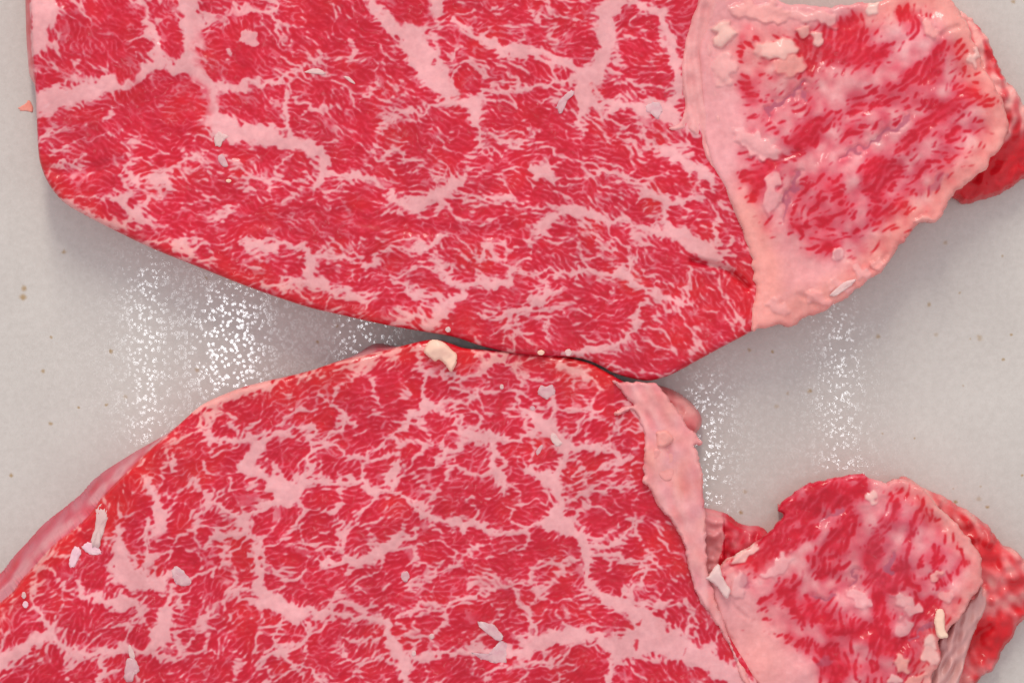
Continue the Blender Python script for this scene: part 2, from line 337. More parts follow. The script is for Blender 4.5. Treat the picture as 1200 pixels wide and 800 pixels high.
LOWER_VEINS = [
    W(15, (222, 484, 6), (240, 473, 15), (270, 462, 15), (300, 453, 12), (325, 447, 5)),
    W(9, (228, 502, 5), (245, 490, 11), (258, 482, 7)),
    W(11, (236, 516, 5), (255, 514, 8), (270, 515, 11), (290, 512, 9), (312, 505, 6)),
    W(20, (294, 552, 19), (290, 540, 20), (303, 525, 15), (317, 512, 9), (335, 505, 7), (365, 502, 8), (363, 520, 8), (361, 546, 10), (352, 560, 12)),
    W(20, (293, 553, 17), (312, 562, 15), (335, 574, 32), (360, 566, 14), (390, 565, 11), (420, 561, 9), (438, 569, 12), (450, 575, 4)),
    W(12, (340, 582, 24), (318, 590, 13), (296, 600, 10), (282, 605, 9), (256, 596, 9), (251, 585, 7), (262, 574, 5)),
    W(10, (282, 605), (284, 620, 12), (252, 631, 10), (238, 640, 6)),
    W(10, (284, 620), (300, 640, 10), (302, 665, 14), (304, 688, 20), (312, 703, 21), (330, 711, 20), (350, 720, 16), (392, 720, 11), (425, 725, 9), (447, 728, 14), (455, 745, 13), (467, 765, 19), (475, 778, 15), (475, 800, 10), (480, 840, 14)),
    W(8, (354, 722), (357, 745), (349, 753, 7), (325, 765, 12), (308, 775, 6)),
    W(8, (330, 766), (346, 780), (371, 793), (400, 812)),
    W(7, (333, 724), (322, 747), (322, 764)),
    W(16, (368, 655, 5), (384, 657, 11), (405, 660, 15), (432, 655, 17), (455, 641, 19), (476, 627, 12), (492, 620, 5)),
    W(12, (462, 576, 5), (483, 588, 8), (510, 606, 12), (533, 614, 15), (567, 616, 11), (600, 626, 7), (627, 615, 9), (655, 612, 22), (679, 630, 18), (687, 648, 14), (688, 667, 11), (690, 687, 12), (707, 700, 16), (733, 711, 22), (753, 727, 30), (773, 747, 38), (800, 760, 32), (825, 771, 26), (850, 786, 26), (880, 810, 26)),
    W(22, (755, 752, 38), (725, 757, 28), (700, 750, 21), (670, 745, 22), (637, 752, 22), (610, 762, 17), (585, 761, 11), (550, 760, 9), (517, 765, 8), (485, 772, 12)),
    W(10, (722, 765), (718, 778), (714, 795, 11), (708, 820, 11)),
    W(9, (690, 648), (712, 652, 9), (728, 653), (755, 657, 7), (787, 662, 5)),
    W(8, (756, 658), (754, 670), (745, 690), (728, 702)),
    W(9, (740, 710), (762, 710), (788, 701, 6)),
    W(7, (806, 705, 4), (807, 725), (805, 750)),
    W(8, (690, 645), (720, 637, 9), (740, 621, 7), (752, 606, 5)),
    W(9, (598, 684, 4), (602, 694, 7), (608, 706, 8), (617, 722, 9), (628, 738, 12)),
    W(5, (628, 662), (650, 660), (676, 657)),
    W(4, (664, 706), (666, 735)),
    W(8, (472, 516, 4), (462, 510, 7), (470, 502, 9), (485, 487, 11), (502, 475, 14), (522, 472, 8), (545, 470, 8), (560, 460, 5)),
    W(7, (502, 475), (500, 455), (502, 440, 9), (490, 432, 7)),
    W(7, (418, 418), (440, 416), (462, 418)),
    W(10, (520, 436, 8), (545, 442, 9), (560, 428, 12), (575, 421, 17), (595, 428, 8)),
    W(12, (604, 430, 10), (612, 438, 12), (630, 442, 5)),
    W(14, (650, 428, 12), (668, 434, 19), (690, 442, 8)),
    W(16, (538, 484, 5), (543, 500, 10), (552, 512, 18), (575, 512, 13), (578, 530, 13), (576, 546, 13), (585, 562, 11), (592, 575, 5)),
    W(10, (552, 512), (532, 525, 9), (517, 533, 11), (508, 545, 5)),
    W(10, (576, 513), (607, 515, 8), (622, 507, 11), (638, 500, 22), (652, 510, 15), (664, 522, 20), (685, 525, 13), (702, 527, 10), (724, 531, 9), (728, 545, 5)),
    W(11, (636, 498), (629, 488, 14), (613, 481, 7), (606, 468, 4)),
    W(9, (640, 495), (648, 478, 9), (651, 465, 6)),
    W(8, (668, 512), (676, 500), (683, 488), (690, 478, 4)),
    W(16, (663, 528, 12), (657, 545, 13), (647, 560, 21), (656, 576, 17), (655, 592, 17), (656, 608, 18)),
    W(12, (612, 532, 4), (616, 546, 8), (632, 556, 13), (645, 560, 16)),
    W(7, (662, 586), (690, 578), (720, 573), (745, 567)),
    W(6, (702, 528), (716, 515), (722, 500, 6), (735, 490, 4)),
    W(6, (672, 556, 4), (695, 552, 6), (715, 545, 6), (725, 538)),
    W(13, (466, 530, 4), (462, 545, 9), (460, 553, 13), (462, 572, 7)),
    W(20, (430, 569, 14), (437, 570, 19), (443, 571, 14)),
    W(7, (460, 512, 7), (436, 530, 6), (425, 540, 4)),
    W(10, (372, 460, 5), (395, 480, 8), (407, 488, 10), (392, 510, 8), (378, 522, 8), (366, 530, 6)),
    W(9, (400, 492, 7), (415, 500, 8)),
    W(30, (142, 612, 7), (140, 632, 16), (141, 655, 30), (150, 672, 32), (180, 686, 19), (196, 677, 13), (208, 668, 5)),
    W(12, (172, 612, 9), (171, 635, 10), (175, 658, 9), (166, 672, 12)),
    W(14, (88, 682, 11), (97, 697, 9), (120, 700, 12), (155, 707, 17), (163, 720, 10), (150, 730, 5)),
    W(20, (201, 692, 10), (197, 712, 14), (191, 735, 23), (182, 752, 23), (160, 760, 14), (130, 760, 14), (105, 767, 12), (90, 764, 8)),
    W(9, (200, 762, 9), (226, 745, 6), (238, 738, 4)),
    W(16, (92, 762, 8), (77, 760, 9), (60, 745, 14), (45, 750, 18), (20, 765, 19), (0, 777, 22), (-40, 790, 24)),
    W(10, (60, 743), (60, 733, 11), (47, 720, 8), (38, 705, 7), (42, 687, 7), (52, 680, 4)),
    W(10, (122, 770), (120, 778, 11), (116, 800, 10)),
    W(8, (212, 700), (210, 714, 6), (206, 722, 4)),
    W(11, (200, 525, 5), (203, 540, 11), (206, 552, 5)),
    W(13, (176, 560, 5), (182, 582, 11), (190, 602, 15), (185, 622, 14), (178, 636, 8)),
    W(6, (240, 590), (236, 605, 5), (228, 622, 6), (236, 640)),
    W(6, (265, 640), (262, 655, 6), (248, 672, 5)),
    W(6, (268, 700), (282, 690, 7), (296, 684)),
    W(6, (225, 735), (240, 725, 5), (262, 722, 5)),
    W(7, (560, 640), (545, 655, 5), (520, 668, 7), (495, 676, 5), (480, 690, 6)),
    W(6, (560, 690, 8), (545, 700, 7), (520, 706), (490, 715), (465, 722, 8)),
    W(5, (400, 745), (420, 752), (440, 748)),
    W(5, (410, 790), (430, 775), (448, 770, 7)),
    W(6, (640, 690), (615, 683), (590, 690, 6), (570, 690)),
    W(5, (570, 790), (600, 780, 5), (640, 772)),
    W(5, (390, 595), (400, 610), (402, 630, 5), (395, 645, 7)),
    W(5, (353, 590), (352, 620, 4), (356, 640)),
]
LOWER_SPOTS = [(160, 600, 24, 12, -60, .5), (105, 650, 20, 30, 40, .6), (15, 730, 28, 16, 30, .7), (645, 440, 32, 8, 10, .8), (540, 425, 22, 10, 20, .6), (165, 752, 9, 6), (112, 640, 9, 14), (690, 753, 7, 1.6, 5), (747, 727, 4, 2, 30, .8), (748, 755, 4, 2, -20, .7), (137, 662, 2.5, 2.5, 0, .8), (803, 766, 5, 1.6, -50, .7)]

CAP_SPOTS = [(985, 45, 30, 26, -30), (1020, 68, 22, 12, -25), (1000, 20, 16, 10), (1062, 22, 7, 14), (1085, 30, 14, 12, 0, .55), (1070, 38, 12, 7, -40),
    (868, 96, 14, 6, 10, 1.2), (878, 106, 16, 5, 20), (895, 112, 14, 3, 25), (868, 58, 6, 13, -15, 1.2), (878, 52, 12, 5), (950, 62, 16, 7, -20, .9), (946, 80, 14, 6, -30), (897, 90, 7, 4, 25),
    (1004, 114, 18, 10, -30, 1.2), (1040, 106, 24, 7, -10), (1086, 82, 28, 14, -40, 1.1), (1100, 62, 12, 9, -40), (1122, 50, 7, 10), (1128, 62, 9, 4, -40), (1146, 90, 7, 9), (1132, 84, 3, 5), (1119, 101, 6, 5), (1146, 116, 26, 9, 5, .9),
    (1010, 128, 34, 5, -18), (1060, 118, 24, 4, -14), (1100, 122, 40, 3, -8), (940, 130, 10, 5, -30, .8), (958, 141, 20, 4, -33, 1.1), (962, 152, 24, 4, -20), (944, 172, 16, 7, -32, 1.2), (905, 150, 27, 2.5, 34, .9), (924, 165, 10, 3, 20), (880, 138, 3, 3),
    (990, 160, 13, 10, -40, 1.1), (1014, 152, 18, 6, -35), (1068, 158, 22, 5, -50, 1.1), (1084, 148, 16, 8, -45, 1.1), (1094, 140, 20, 4, -30), (1060, 172, 10, 5, -50), (1088, 172, 18, 2, -40, .8), (1050, 176, 12, 4, -50),
    (1125, 155, 16, 4, -20, 1.1), (1145, 143, 7, 2.5, -10, 1.1), (1100, 185, 22, 2, -35, .8), (1118, 176, 14, 2, -30, .7), (1075, 200, 14, 2, -50, .8), (1052, 205, 4, 9, 20), (1095, 195, 12, 2, -40, .7), (1120, 200, 16, 2, -35, .5),
    (1026, 205, 23, 20, -40, 1), (1016, 200, 6, 4, -40, -.6), (962, 240, 33, 33, 0, .35), (955, 275, 24, 18, 0, .3), (975, 262, 12, 5, -10, -.5), (905, 192, 12, 8, -50, 1.3), (886, 208, 20, 4, -14, 1.1), (900, 198, 26, 3, -30), (872, 182, 9, 3, 25), (884, 186, 5, 3, 10), (854, 184, 5, 8, -20),
    (886, 226, 5, 14, 10, 1.2), (895, 215, 12, 3, -60), (876, 236, 10, 3, 30), (858, 220, 5, 7), (916, 205, 9, 2, -25, .8), (1030, 235, 11, 4, -25), (1050, 232, 6, 2.5), (1036, 250, 6, 5), (1050, 248, 5, 5), (1062, 244, 9, 3, -10), (1068, 224, 5, 8, 30, .7),
    (1000, 272, 15, 4, 5), (1046, 268, 16, 7, -30), (1024, 262, 8, 4), (970, 292, 16, 4, 10), (1060, 280, 10, 3, -40), (935, 44, 12, 7, 0, .8)]
CAP_VEINS = [W(9, (992, 108), (1030, 90), (1060, 70, 12), (1090, 48), (1110, 38, 6)), W(12, (990, 190), (998, 212), (1000, 232), (1010, 245)), W(12, (930, 195), (960, 178), (990, 172)),
    W(16, (890, 162), (905, 172), (920, 174, 8)), W(7, (1002, 186), (1040, 165), (1066, 138))]
LCAP_VEINS = [W(22, (878, 690), (900, 673, 24), (920, 661, 22), (938, 650, 18), (954, 638, 11), (970, 617, 8), (984, 598, 7)),
    W(14, (1024, 562, 12), (1022, 583, 15), (1013, 620, 14), (1004, 645, 13), (1000, 670, 14), (995, 695, 26), (1012, 708, 22), (1022, 718, 16)),
    W(10, (1064, 590), (1057, 620, 11), (1046, 650, 11), (1042, 662, 8)), W(12, (1108, 606), (1093, 622, 14), (1076, 643, 12), (1068, 660, 7)),
    W(18, (1096, 588, 12), (1120, 610, 14), (1134, 634, 18), (1145, 657, 18), (1140, 678, 14), (1125, 690, 10)),
    W(11, (906, 692, 8), (903, 709, 12), (913, 730, 10), (928, 739, 8), (953, 742, 12), (970, 752, 8), (990, 756, 8)),
    W(9, (1060, 690, 8), (1052, 705, 16), (1068, 715, 14)), W(12, (1048, 730, 9), (1056, 734, 13), (1064, 728, 8)), W(12, (1105, 640), (1115, 655, 16), (1108, 668, 10)),
    W(10, (1088, 690), (1096, 678, 10)), W(14, (1110, 690, 10), (1112, 702, 16), (1118, 708)), W(9, (940, 682), (960, 690, 8), (985, 690)), W(16, (852, 668), (862, 676, 18), (866, 690, 18)),
    W(10, (1010, 755, 7), (1014, 775, 9), (1010, 800)), W(10, (1032, 765, 9), (1036, 785, 12)), W(8, (1085, 662), (1078, 680, 8))]
CAP_STREAKS = [W(5, (932, 262), (932, 240), (942, 220), (960, 208), (978, 212), (990, 222), (998, 240), (998, 255)), W(4, (945, 265), (950, 245), (962, 232), (980, 230), (995, 238)), W(4, (958, 270), (968, 255), (982, 250), (996, 252)), W(4, (938, 270), (940, 285), (955, 293), (975, 290)),
    W(3.5, (868, 136), (885, 143), (900, 153), (913, 160), (928, 158), (945, 148), (960, 140), (978, 131)), W(4, (912, 163), (925, 160), (950, 155), (970, 150)), W(6, (905, 193), (925, 180), (940, 172), (957, 163)), W(5, (865, 208), (880, 206), (895, 202), (906, 192)), W(5, (885, 235), (884, 222), (893, 210), (900, 203)),
    W(4, (1004, 222), (1003, 205), (1012, 195), (1030, 186), (1048, 190)), W(4, (1008, 225), (1022, 228), (1040, 220), (1050, 205)), W(4, (1010, 212), (1025, 202), (1040, 195)), W(5, (1055, 182), (1066, 165), (1080, 150), (1092, 142)), W(3, (1065, 185), (1080, 165), (1095, 150)),
    W(4, (985, 140), (1000, 128), (1020, 122), (1045, 118)), W(3, (1045, 140), (1070, 128), (1100, 125), (1130, 132)), W(4, (1112, 161), (1122, 154), (1140, 152)), W(3, (1140, 144), (1150, 141)), W(5, (970, 75), (985, 50), (1000, 25)), W(5, (985, 85), (1005, 60), (1015, 35)), W(4, (1030, 40), (1022, 60), (1010, 75)), W(4, (1052, 5), (1058, 25)),
    W(4, (995, 75), (1020, 66), (1045, 52)), W(5, (1060, 98), (1075, 80), (1095, 65), (1105, 52)), W(4, (1080, 100), (1095, 85), (1110, 75)), W(5, (1122, 40), (1128, 55), (1135, 65)), W(4, (1130, 110), (1150, 112), (1170, 118)), W(3, (1125, 122), (1145, 126), (1165, 122)), W(4, (1052, 206), (1048, 220)), W(3, (1065, 228), (1072, 235)),
    W(5, (868, 55), (868, 70), (862, 82)), W(5, (940, 60), (948, 75), (945, 88)), W(4, (930, 42), (945, 50)), W(2.5, (1075, 205), (1090, 192), (1110, 186)), W(2.5, (1100, 200), (1125, 178)), W(4, (1020, 255), (1045, 240), (1060, 238))]
LCAP_STREAKS = [W(5, (893, 630), (905, 618), (920, 600), (938, 585)), W(5, (900, 640), (918, 622), (935, 600), (950, 580), (965, 568)), W(5, (910, 645), (930, 628), (945, 608), (962, 588), (978, 574)), W(6, (905, 652), (925, 645), (940, 632), (952, 618)), W(4, (975, 600), (990, 585), (997, 575), (992, 570)),
    W(7, (948, 655), (965, 640), (985, 620), (998, 600)), W(6, (960, 668), (975, 652), (992, 635), (1005, 615)), W(5, (955, 680), (975, 672), (990, 660)), W(9, (1004, 570), (1014, 568)), W(5, (847, 664), (860, 656), (875, 655), (888, 668), (890, 680)),
    W(6, (922, 676), (905, 690), (892, 705), (886, 718), (893, 728), (900, 730)), W(5, (918, 690), (905, 700), (896, 716)), W(5, (938, 672), (928, 690), (930, 708), (938, 718)), W(6, (925, 704), (932, 715)), W(5, (945, 700), (952, 715), (960, 728), (970, 725)), W(4, (900, 738), (915, 745), (930, 752)), W(6, (925, 745), (940, 750), (955, 752)), W(7, (963, 765), (975, 768)),
    W(5, (970, 738), (985, 745), (1005, 740), (1018, 733)), W(6, (972, 720), (955, 728)), W(5, (985, 790), (975, 796)), W(8, (1030, 695), (1032, 715), (1028, 735), (1030, 760), (1020, 785)), W(6, (1040, 578), (1046, 600), (1042, 615)), W(5, (1050, 580), (1048, 605)), W(7, (1082, 585), (1076, 600), (1075, 612)), W(6, (1073, 615), (1070, 630), (1068, 645)),
    W(8, (1020, 620), (1030, 640), (1026, 655)), W(7, (1015, 648), (1020, 662), (1030, 672)), W(6, (1050, 665), (1065, 660), (1080, 658)), W(8, (1092, 640), (1098, 655), (1095, 668)), W(9, (1085, 675), (1100, 682), (1115, 672)), W(8, (1125, 640), (1132, 655), (1128, 670)), W(7, (1045, 690), (1060, 680), (1075, 690)), W(6, (1078, 700), (1085, 715), (1075, 725)), W(5, (1095, 700), (1088, 712), (1080, 722)),
    W(6, (1040, 720), (1045, 745), (1055, 755)), W(7, (1103, 606), (1108, 608)), W(6, (1010, 740), (1025, 745)), W(5, (1060, 750), (1072, 743)), W(6, (1040, 765), (1050, 760)), W(6, (1005, 790), (1012, 770))]
UPPER_VESSELS = [W(5, (902, 137, 4), (901, 128, 5), (910, 117, 7), (922, 113, 3), (938, 110, 5), (945, 104, 5)), W(4, (990, 184, 3), (1010, 174, 3), (1030, 162, 4.5), (1050, 146, 5), (1062, 137, 5)),
    W(4, (935, 207, 9), (932, 212, 6), (922, 232, 3), (917, 250, 3), (918, 262, 2))]
LOWER_VESSELS = [W(4, (988, 596, 7), (983, 598, 4), (976, 604, 3), (965, 613, 3)), W(3, (955, 699, 2), (968, 701, 3), (977, 697, 2)), W(4, (1003, 668, 3), (998, 684, 3)),
    W(3, (1046, 650, 6), (1044, 662, 8), (1047, 668, 4)), W(3, (1064, 752, 4), (1076, 742, 3), (1092, 728, 3))]

def cells(ang, step, aniso, seed, box):
    """lobes: nearest and second nearest scattered site under a metric stretched along ang.
    returns half the gap to the border, hash of the border, site position, hash of the cell (all on box = x0, x1, y0, y1)"""
    x0, x1, y0, y1 = box
    s = np.s_[y0 - FY0:y1 - FY0, x0 - FX0:x1 - FX0]
    X, Y = xx[s] + WX16[s], yy[s] + WY16[s]
    ca, sa = np.cos(ang[s]), np.sin(ang[s])
    r = np.random.default_rng(seed); nx, ny = int((x1 - x0) / step) + 14, int((y1 - y0) / step) + 14
    jx = r.random((ny, nx)).astype(np.float32); jy = r.random((ny, nx)).astype(np.float32); hs = r.random((ny, nx)).astype(np.float32)
    ci = np.floor((X - x0) / step).astype(np.int32) + 6; cj = np.floor((Y - y0) / step).astype(np.int32) + 6
    F1 = np.full(X.shape, 1e9, np.float32); F2 = F1.copy(); h1 = np.zeros_like(F1); h2 = np.zeros_like(F1); px = np.zeros_like(F1); py = np.zeros_like(F1)
    for dj in range(-2, 3):
        for di in range(-2, 3):
            a, b = np.clip(cj + dj, 0, ny - 1), np.clip(ci + di, 0, nx - 1)
            sx = x0 + (b - 6 + jx[a, b]) * step; sy = y0 + (a - 6 + jy[a, b]) * step; h = hs[a, b]
            dx, dy = X - sx, Y - sy
            u = (dx * ca + dy * sa) / aniso; v = (dy * ca - dx * sa) * aniso ** .6
            d = np.sqrt(u * u + v * v)
            c = d < F1
            F2 = np.where(c, F1, np.minimum(F2, d)); h2 = np.where(c, h1, np.where(d <= F2, h, h2))
            px = np.where(c, sx, px); py = np.where(c, sy, py)
            F1 = np.where(c, d, F1); h1 = np.where(c, h, h1)
    e = np.sin((h1 + h2) * 157.3 + h1 * h2 * 391.7) * .5 + .5
    return .5 * (F2 - F1), e, px, py, h1

def flow_angle(D, ang_ctrl, seed, flow):
    ang0 = angle_map(ang_ctrl)
    Ds = blur(np.minimum(D, 26), 3.5)                                  # fibres turn towards the veins they run into
    gy, gx = np.gradient(Ds)
    mag = np.hypot(gx, gy); ga = np.arctan2(gy, gx)
    wv = flow * np.clip(mag, 0, 1) * np.exp(-np.maximum(D, 0) / 14)
    c = blur(np.cos(2 * ang0) * (1 - wv) + wv * np.cos(2 * ga), 5); s_ = blur(np.sin(2 * ang0) * (1 - wv) + wv * np.sin(2 * ga), 5)
    return .5 * np.arctan2(s_, c) + .35 * low_noise(30, seed + 9)

def muscle(veins, extra, hw, ang_ctrl, seed, box, flow=.6, step=29.0, aniso=1.45, closed=.5):
    """fat content 0..1, distance to major veins, vein index; hw = half width of the septa between the lean lobes"""
    D, I = vein_field(veins)
    ext = spots(extra)
    ang = flow_angle(D, ang_ctrl, seed, flow)
    s = np.s_[box[2] - FY0:box[3] - FY0, box[0] - FX0:box[1] - FX0]
    d1, e1, sx, sy, ch = cells(ang, step, aniso, seed, box)
    d2, e2, _, _, _ = cells(ang, step * .43, aniso * 1.1, seed + 1, box)
    Dsite = D[np.clip(np.rint(sy - FY0).astype(int), 0, FH - 1), np.clip(np.rint(sx - FX0).astype(int), 0, FW - 1)]
    M = low_noise(30, seed + 3)[s]; M2 = low_noise(10, seed + 4)[s]
    Dp, ex = D[s], ext[s]
    near = np.exp(-np.maximum(Dp, 0) / 10)
    pe, ne = np.clip(ex, 0, 1), np.clip(-ex, 0, 1)
    De = np.maximum(.9 * Dp + .10 * np.clip(Dsite, -6, 10) + .4, 12 * pe)
    fib = fibre_noise(ang, 6.5, 2.2, seed + 5, .5)[s]
    h1 = hw * ((1 - closed) * (2.3 * e1 - .75) + closed * (.55 + .9 * e1)) + .40 * M + .30 * M2 + .40 * near + .55 * fib
    h1 = h1 * (1 - .75 * pe) + 6 * ne
    h2 = .74 * (2.1 * e2 - .95) + .22 * M2 + .15 * M + .40 * near
    drop = (ch < -1) & (pe < .3)                                     # a lobe here and there is all fat
    edge = De - .6 + .5 * M2 - .8 * fib + np.clip(.9 - .55 * d2, -1.2, 1.2) * -1.0
    S1 = d1 - h1
    f_edge = .97 - .94 * smooth(edge, -1.7, 1.9) - .03 * smooth(edge, 1.9, 3)
    f1 = (1 - smooth(S1, -1.3, 1.3)) * np.clip(.50 + .20 * h1 + .15 * near, .36, .95)
    f2 = (1 - smooth(d2 - h2, -1.0, 1.1)) * np.clip(.42 + .06 * M + .15 * h2 + .14 * near, .28, .8)
    f3 = smooth(fib, .5 - .5 * near, 1.9 - .5 * near) * (.46 + .1 * M + .12 * near)
    fat = np.maximum(np.maximum(f_edge, f1), np.clip(np.maximum(f2, f3), 0, .9))
    fat = np.maximum(fat, .02 + .04 * M + .03 * M2)
    fat = np.where(drop, np.maximum(fat, .8), fat)
    fat = np.maximum(fat, (1 - smooth(Dp + 1.5, -1.5, 1.0)) - pe)
    full = np.ones((FH, FW), np.float32); full[s] = np.clip(fat, 0, 1)
    return blur(full, .4), D, I

def cap_tissue(veins, extra, streaks, thr, ang_ctrl, seed, pure, lam=12, elong=2.0):
    """fat with broken lean streaks; thr = how rare the streaks are, pure = 1 where there are none"""
    D, I = vein_field(veins)
    ang = flow_angle(D, ang_ctrl, seed, .25)
    SD, _ = vein_field(streaks, 14)
    ext = np.clip(.8 * spots(extra) + .95 * (1 - smooth(SD, -1.0, 3.0)), -1, 1.25)
    n = normed(.75 * fibre_noise(ang, lam, elong, seed, .5, 14) + .55 * fibre_noise(ang, lam * .55, elong * 1.3, seed + 1, .5, 14) + .30 * band_noise(lam * 2.2, seed + 2, .5))
    M = low_noise(24, seed + 3)
    t = thr - .35 * M - 2.15 * ext + 3 * pure + 1.8 * np.exp(-np.maximum(D, -6) / 4.0)
    lean = smooth(n - t, -.55, .8)
    glow = smooth(blur(lean, 7), .02, .6)                              # lean under a thin layer of fat shows through as rose
    fat = np.minimum(1 - .97 * lean, np.clip(.95 - (.15 + .09 * low_noise(18, seed + 6)) * (1 - np.clip(blur(pure, 6), 0, 1)) - .42 * glow, .3, 1))
    return blur(np.clip(fat, 0, 1), .7), D, I
UPPER_EYE = [(33, -60), (34, -10), (36, 40), (38, 70), (41, 110), (42, 140), (44, 180), (49, 202), (60, 222), (75, 238), (95, 250), (120, 263), (150, 278), (180, 292), (215, 306), (250, 320), (290, 336), (330, 350), (365, 361), (400, 369), (435, 377), (470, 384), (500, 389), (533, 395), (560, 404), (587, 411), (610, 415), (640, 417), (680, 420), (705, 429), (717, 436), (740, 443), (760, 446), (778, 442), (793, 436), (815, 424), (833, 414), (855, 402), (880, 389), (889, 380), (892, 340), (885, 290), (870, 240), (856, 190), (850, 150), (846, 60), (850, -20), (856, -110), (810, -190), (700, -235), (520, -250), (330, -235), (170, -200), (75, -140)]
LOWER_EYE = [(-60, 752), (-20, 722), (0, 707), (15, 694), (27, 678), (42, 662), (62, 640), (85, 622), (105, 604), (120, 583), (145, 557), (170, 532), (195, 510), (215, 492), (232, 477), (250, 467), (280, 455), (310, 447), (345, 439), (370, 432), (400, 422), (437, 414), (472, 405), (497, 399), (512, 398), (527, 402), (545, 408), (575, 410), (600, 412), (625, 414), (662, 418), (690, 425), (706, 433), (724, 443), (745, 456), (770, 480), (788, 520), (802, 570), (815, 630), (826, 680), (850, 735), (880, 785), (903, 830), (905, 890), (860, 950), (740, 1005), (560, 1030), (340, 1030), (120, 1010), (-50, 960), (-125, 890), (-130, 820)]
UPPER_CAP = [(838, -70), (835, -20), (830, 22), (821, 45), (818, 60), (820, 85), (820.5, 110), (822, 135), (824, 155), (832, 188), (841, 206), (850, 222), (860, 247), (870, 268), (876, 286), (880, 303), (884, 322), (885.5, 340), (882, 366), (881, 388), (890, 386), (900, 384), (914, 381), (925, 383), (935, 378), (947, 371), (958, 369), (973, 361), (987, 352), (1000, 343), (1015, 330), (1030, 320), (1044, 304), (1053, 290), (1064, 277), (1076, 264), (1086, 261), (1097, 261), (1104, 256), (1110, 243), (1117, 228), (1131, 217), (1147, 205), (1167, 183), (1180, 160), (1182, 143), (1176, 120), (1166, 100), (1154, 84), (1147, 62), (1140, 38), (1129, 20), (1119, 3), (1100, -8), (1060, -12), (1030, 1), (1008, 3), (985, 6), (960, 7), (940, 4), (920, 3), (905, -12), (895, -60), (880, -90), (855, -95)]
LOWER_CAP = [(829, 680), (832, 672), (840, 668), (847, 659), (857, 652), (870, 645), (881, 639), (892, 631), (903, 621), (912, 611), (918, 603), (911, 599), (913, 592), (922, 584), (933, 575), (944, 569), (953, 566), (964, 563), (975, 560), (986, 557), (997, 556), (1010, 557), (1022, 560), (1033, 564), (1040, 566), (1049, 560), (1062, 562), (1072, 567), (1082, 574), (1092, 584), (1107, 600), (1118, 610), (1128, 621), (1138, 632), (1147, 646), (1152, 660), (1152, 678), (1143, 697), (1128, 720), (1116, 735), (1106, 748), (1101, 752), (1105, 773), (1098, 782), (1091, 792), (1088, 830), (1060, 880), (1000, 905), (940, 890), (910, 850), (896, 815), (880, 793), (866, 772), (857, 755), (850, 741), (841, 720), (834, 700)]

def poly_sdf(poly, n=6, closed=True):
    """signed distance, positive inside, on the field grid"""
    P = np.array(poly, float)
    q = spline(np.vstack([P[-2:], P, P[:2]]), n)[2 * n:-2 * n - 1 + n * 0]
    # drop the doubled ends
    q = np.vstack([q, q[:1]]) if np.hypot(*(q[0] - q[-1])) > 1e-6 else q
    D = np.full((FH, FW), 60.0, np.float32); ins = np.zeros((FH, FW), bool)
    for a, b in zip(q[:-1], q[1:]):
        pad = 60
        x0 = int(max(min(a[0], b[0]) - pad - FX0, 0)); x1 = int(min(max(a[0], b[0]) + pad - FX0, FW)); y0 = int(max(min(a[1], b[1]) - pad - FY0, 0)); y1 = int(min(max(a[1], b[1]) + pad - FY0, FH))
        if x1 > x0 and y1 > y0:
            s = np.s_[y0:y1, x0:x1]; dx, dy = b - a; L = dx * dx + dy * dy + 1e-9
            t = np.clip(((xx[s] - a[0]) * dx + (yy[s] - a[1]) * dy) / L, 0, 1)
            D[s] = np.minimum(D[s], np.hypot(xx[s] - a[0] - t * dx, yy[s] - a[1] - t * dy))
        ylo, yhi = sorted((a[1], b[1]))
        r0, r1 = int(math.ceil(ylo - FY0)), int(math.ceil(yhi - FY0))
        for r in range(max(r0, 0), min(r1, FH)):
            xc = a[0] + (r + FY0 - a[1]) * (b[0] - a[0]) / (b[1] - a[1])
            c = int(math.ceil(xc - FX0))
            if c < FW: ins[r, max(c, 0):] ^= True
    return np.where(ins, D, -D)

SDF = {'upper': poly_sdf(UPPER_EYE), 'lower': poly_sdf(LOWER_EYE), 'ucap': poly_sdf(UPPER_CAP), 'lcap': poly_sdf(LOWER_CAP)}
FAT, VD, VI = {}, {}, {}
FAT['upper'], VD['upper'], VI['upper'] = muscle(UPPER_VEINS, UPPER_SPOTS, 1.3, [(80, 40, 60), (80, 170, -18), (150, 240, 20), (280, 60, 40), (250, 240, -5), (400, 100, 35), (420, 260, 6), (520, 150, 22), (620, 60, 20), (620, 150, 22), (620, 240, 12), (740, 60, -30), (720, 180, 35), (800, 240, 32), (640, 300, 6), (580, 380, 15), (740, 390, 18), (830, 350, 50)], 21, (20, 910, -262, 460), flow=.35, step=26.0, aniso=1.8)
FAT['lower'], VD['lower'], VI['lower'] = muscle(LOWER_VEINS, LOWER_SPOTS, 1.5, [(60, 700, -40), (160, 600, 60), (260, 560, -25), (300, 480, -40), (250, 740, -25), (430, 480, -10), (430, 600, -20), (420, 760, -15), (560, 600, 5), (560, 480, -12), (600, 700, -25), (700, 480, -12), (720, 590, -10), (780, 660, 30), (650, 790, -10), (830, 740, 70)], 51, (-150, 920, 385, 1045), step=32.0, aniso=1.35, closed=.8)
capdir = [(860, 60, 60), (880, 100, 20), (980, 40, 70), (1080, 30, 80), (1000, 120, -35), (1090, 80, -42), (1140, 110, 0), (950, 150, -32), (1060, 170, -40), (1130, 170, -30), (890, 210, -40), (960, 240, -20), (1030, 205, -45), (960, 280, 10), (1060, 270, -30), (1140, 60, 60)]
sd = SDF['ucap']
left_seam = spots([(846, 150, 24, 64), (866, 290, 24, 60, -8), (905, 330, 50, 45, -20), (850, 90, 16, 40), (960, 335, 44, 22, -30), (838, 40, 16, 50), (895, 15, 60, 16), (1115, 25, 22, 18, 30)], 0)
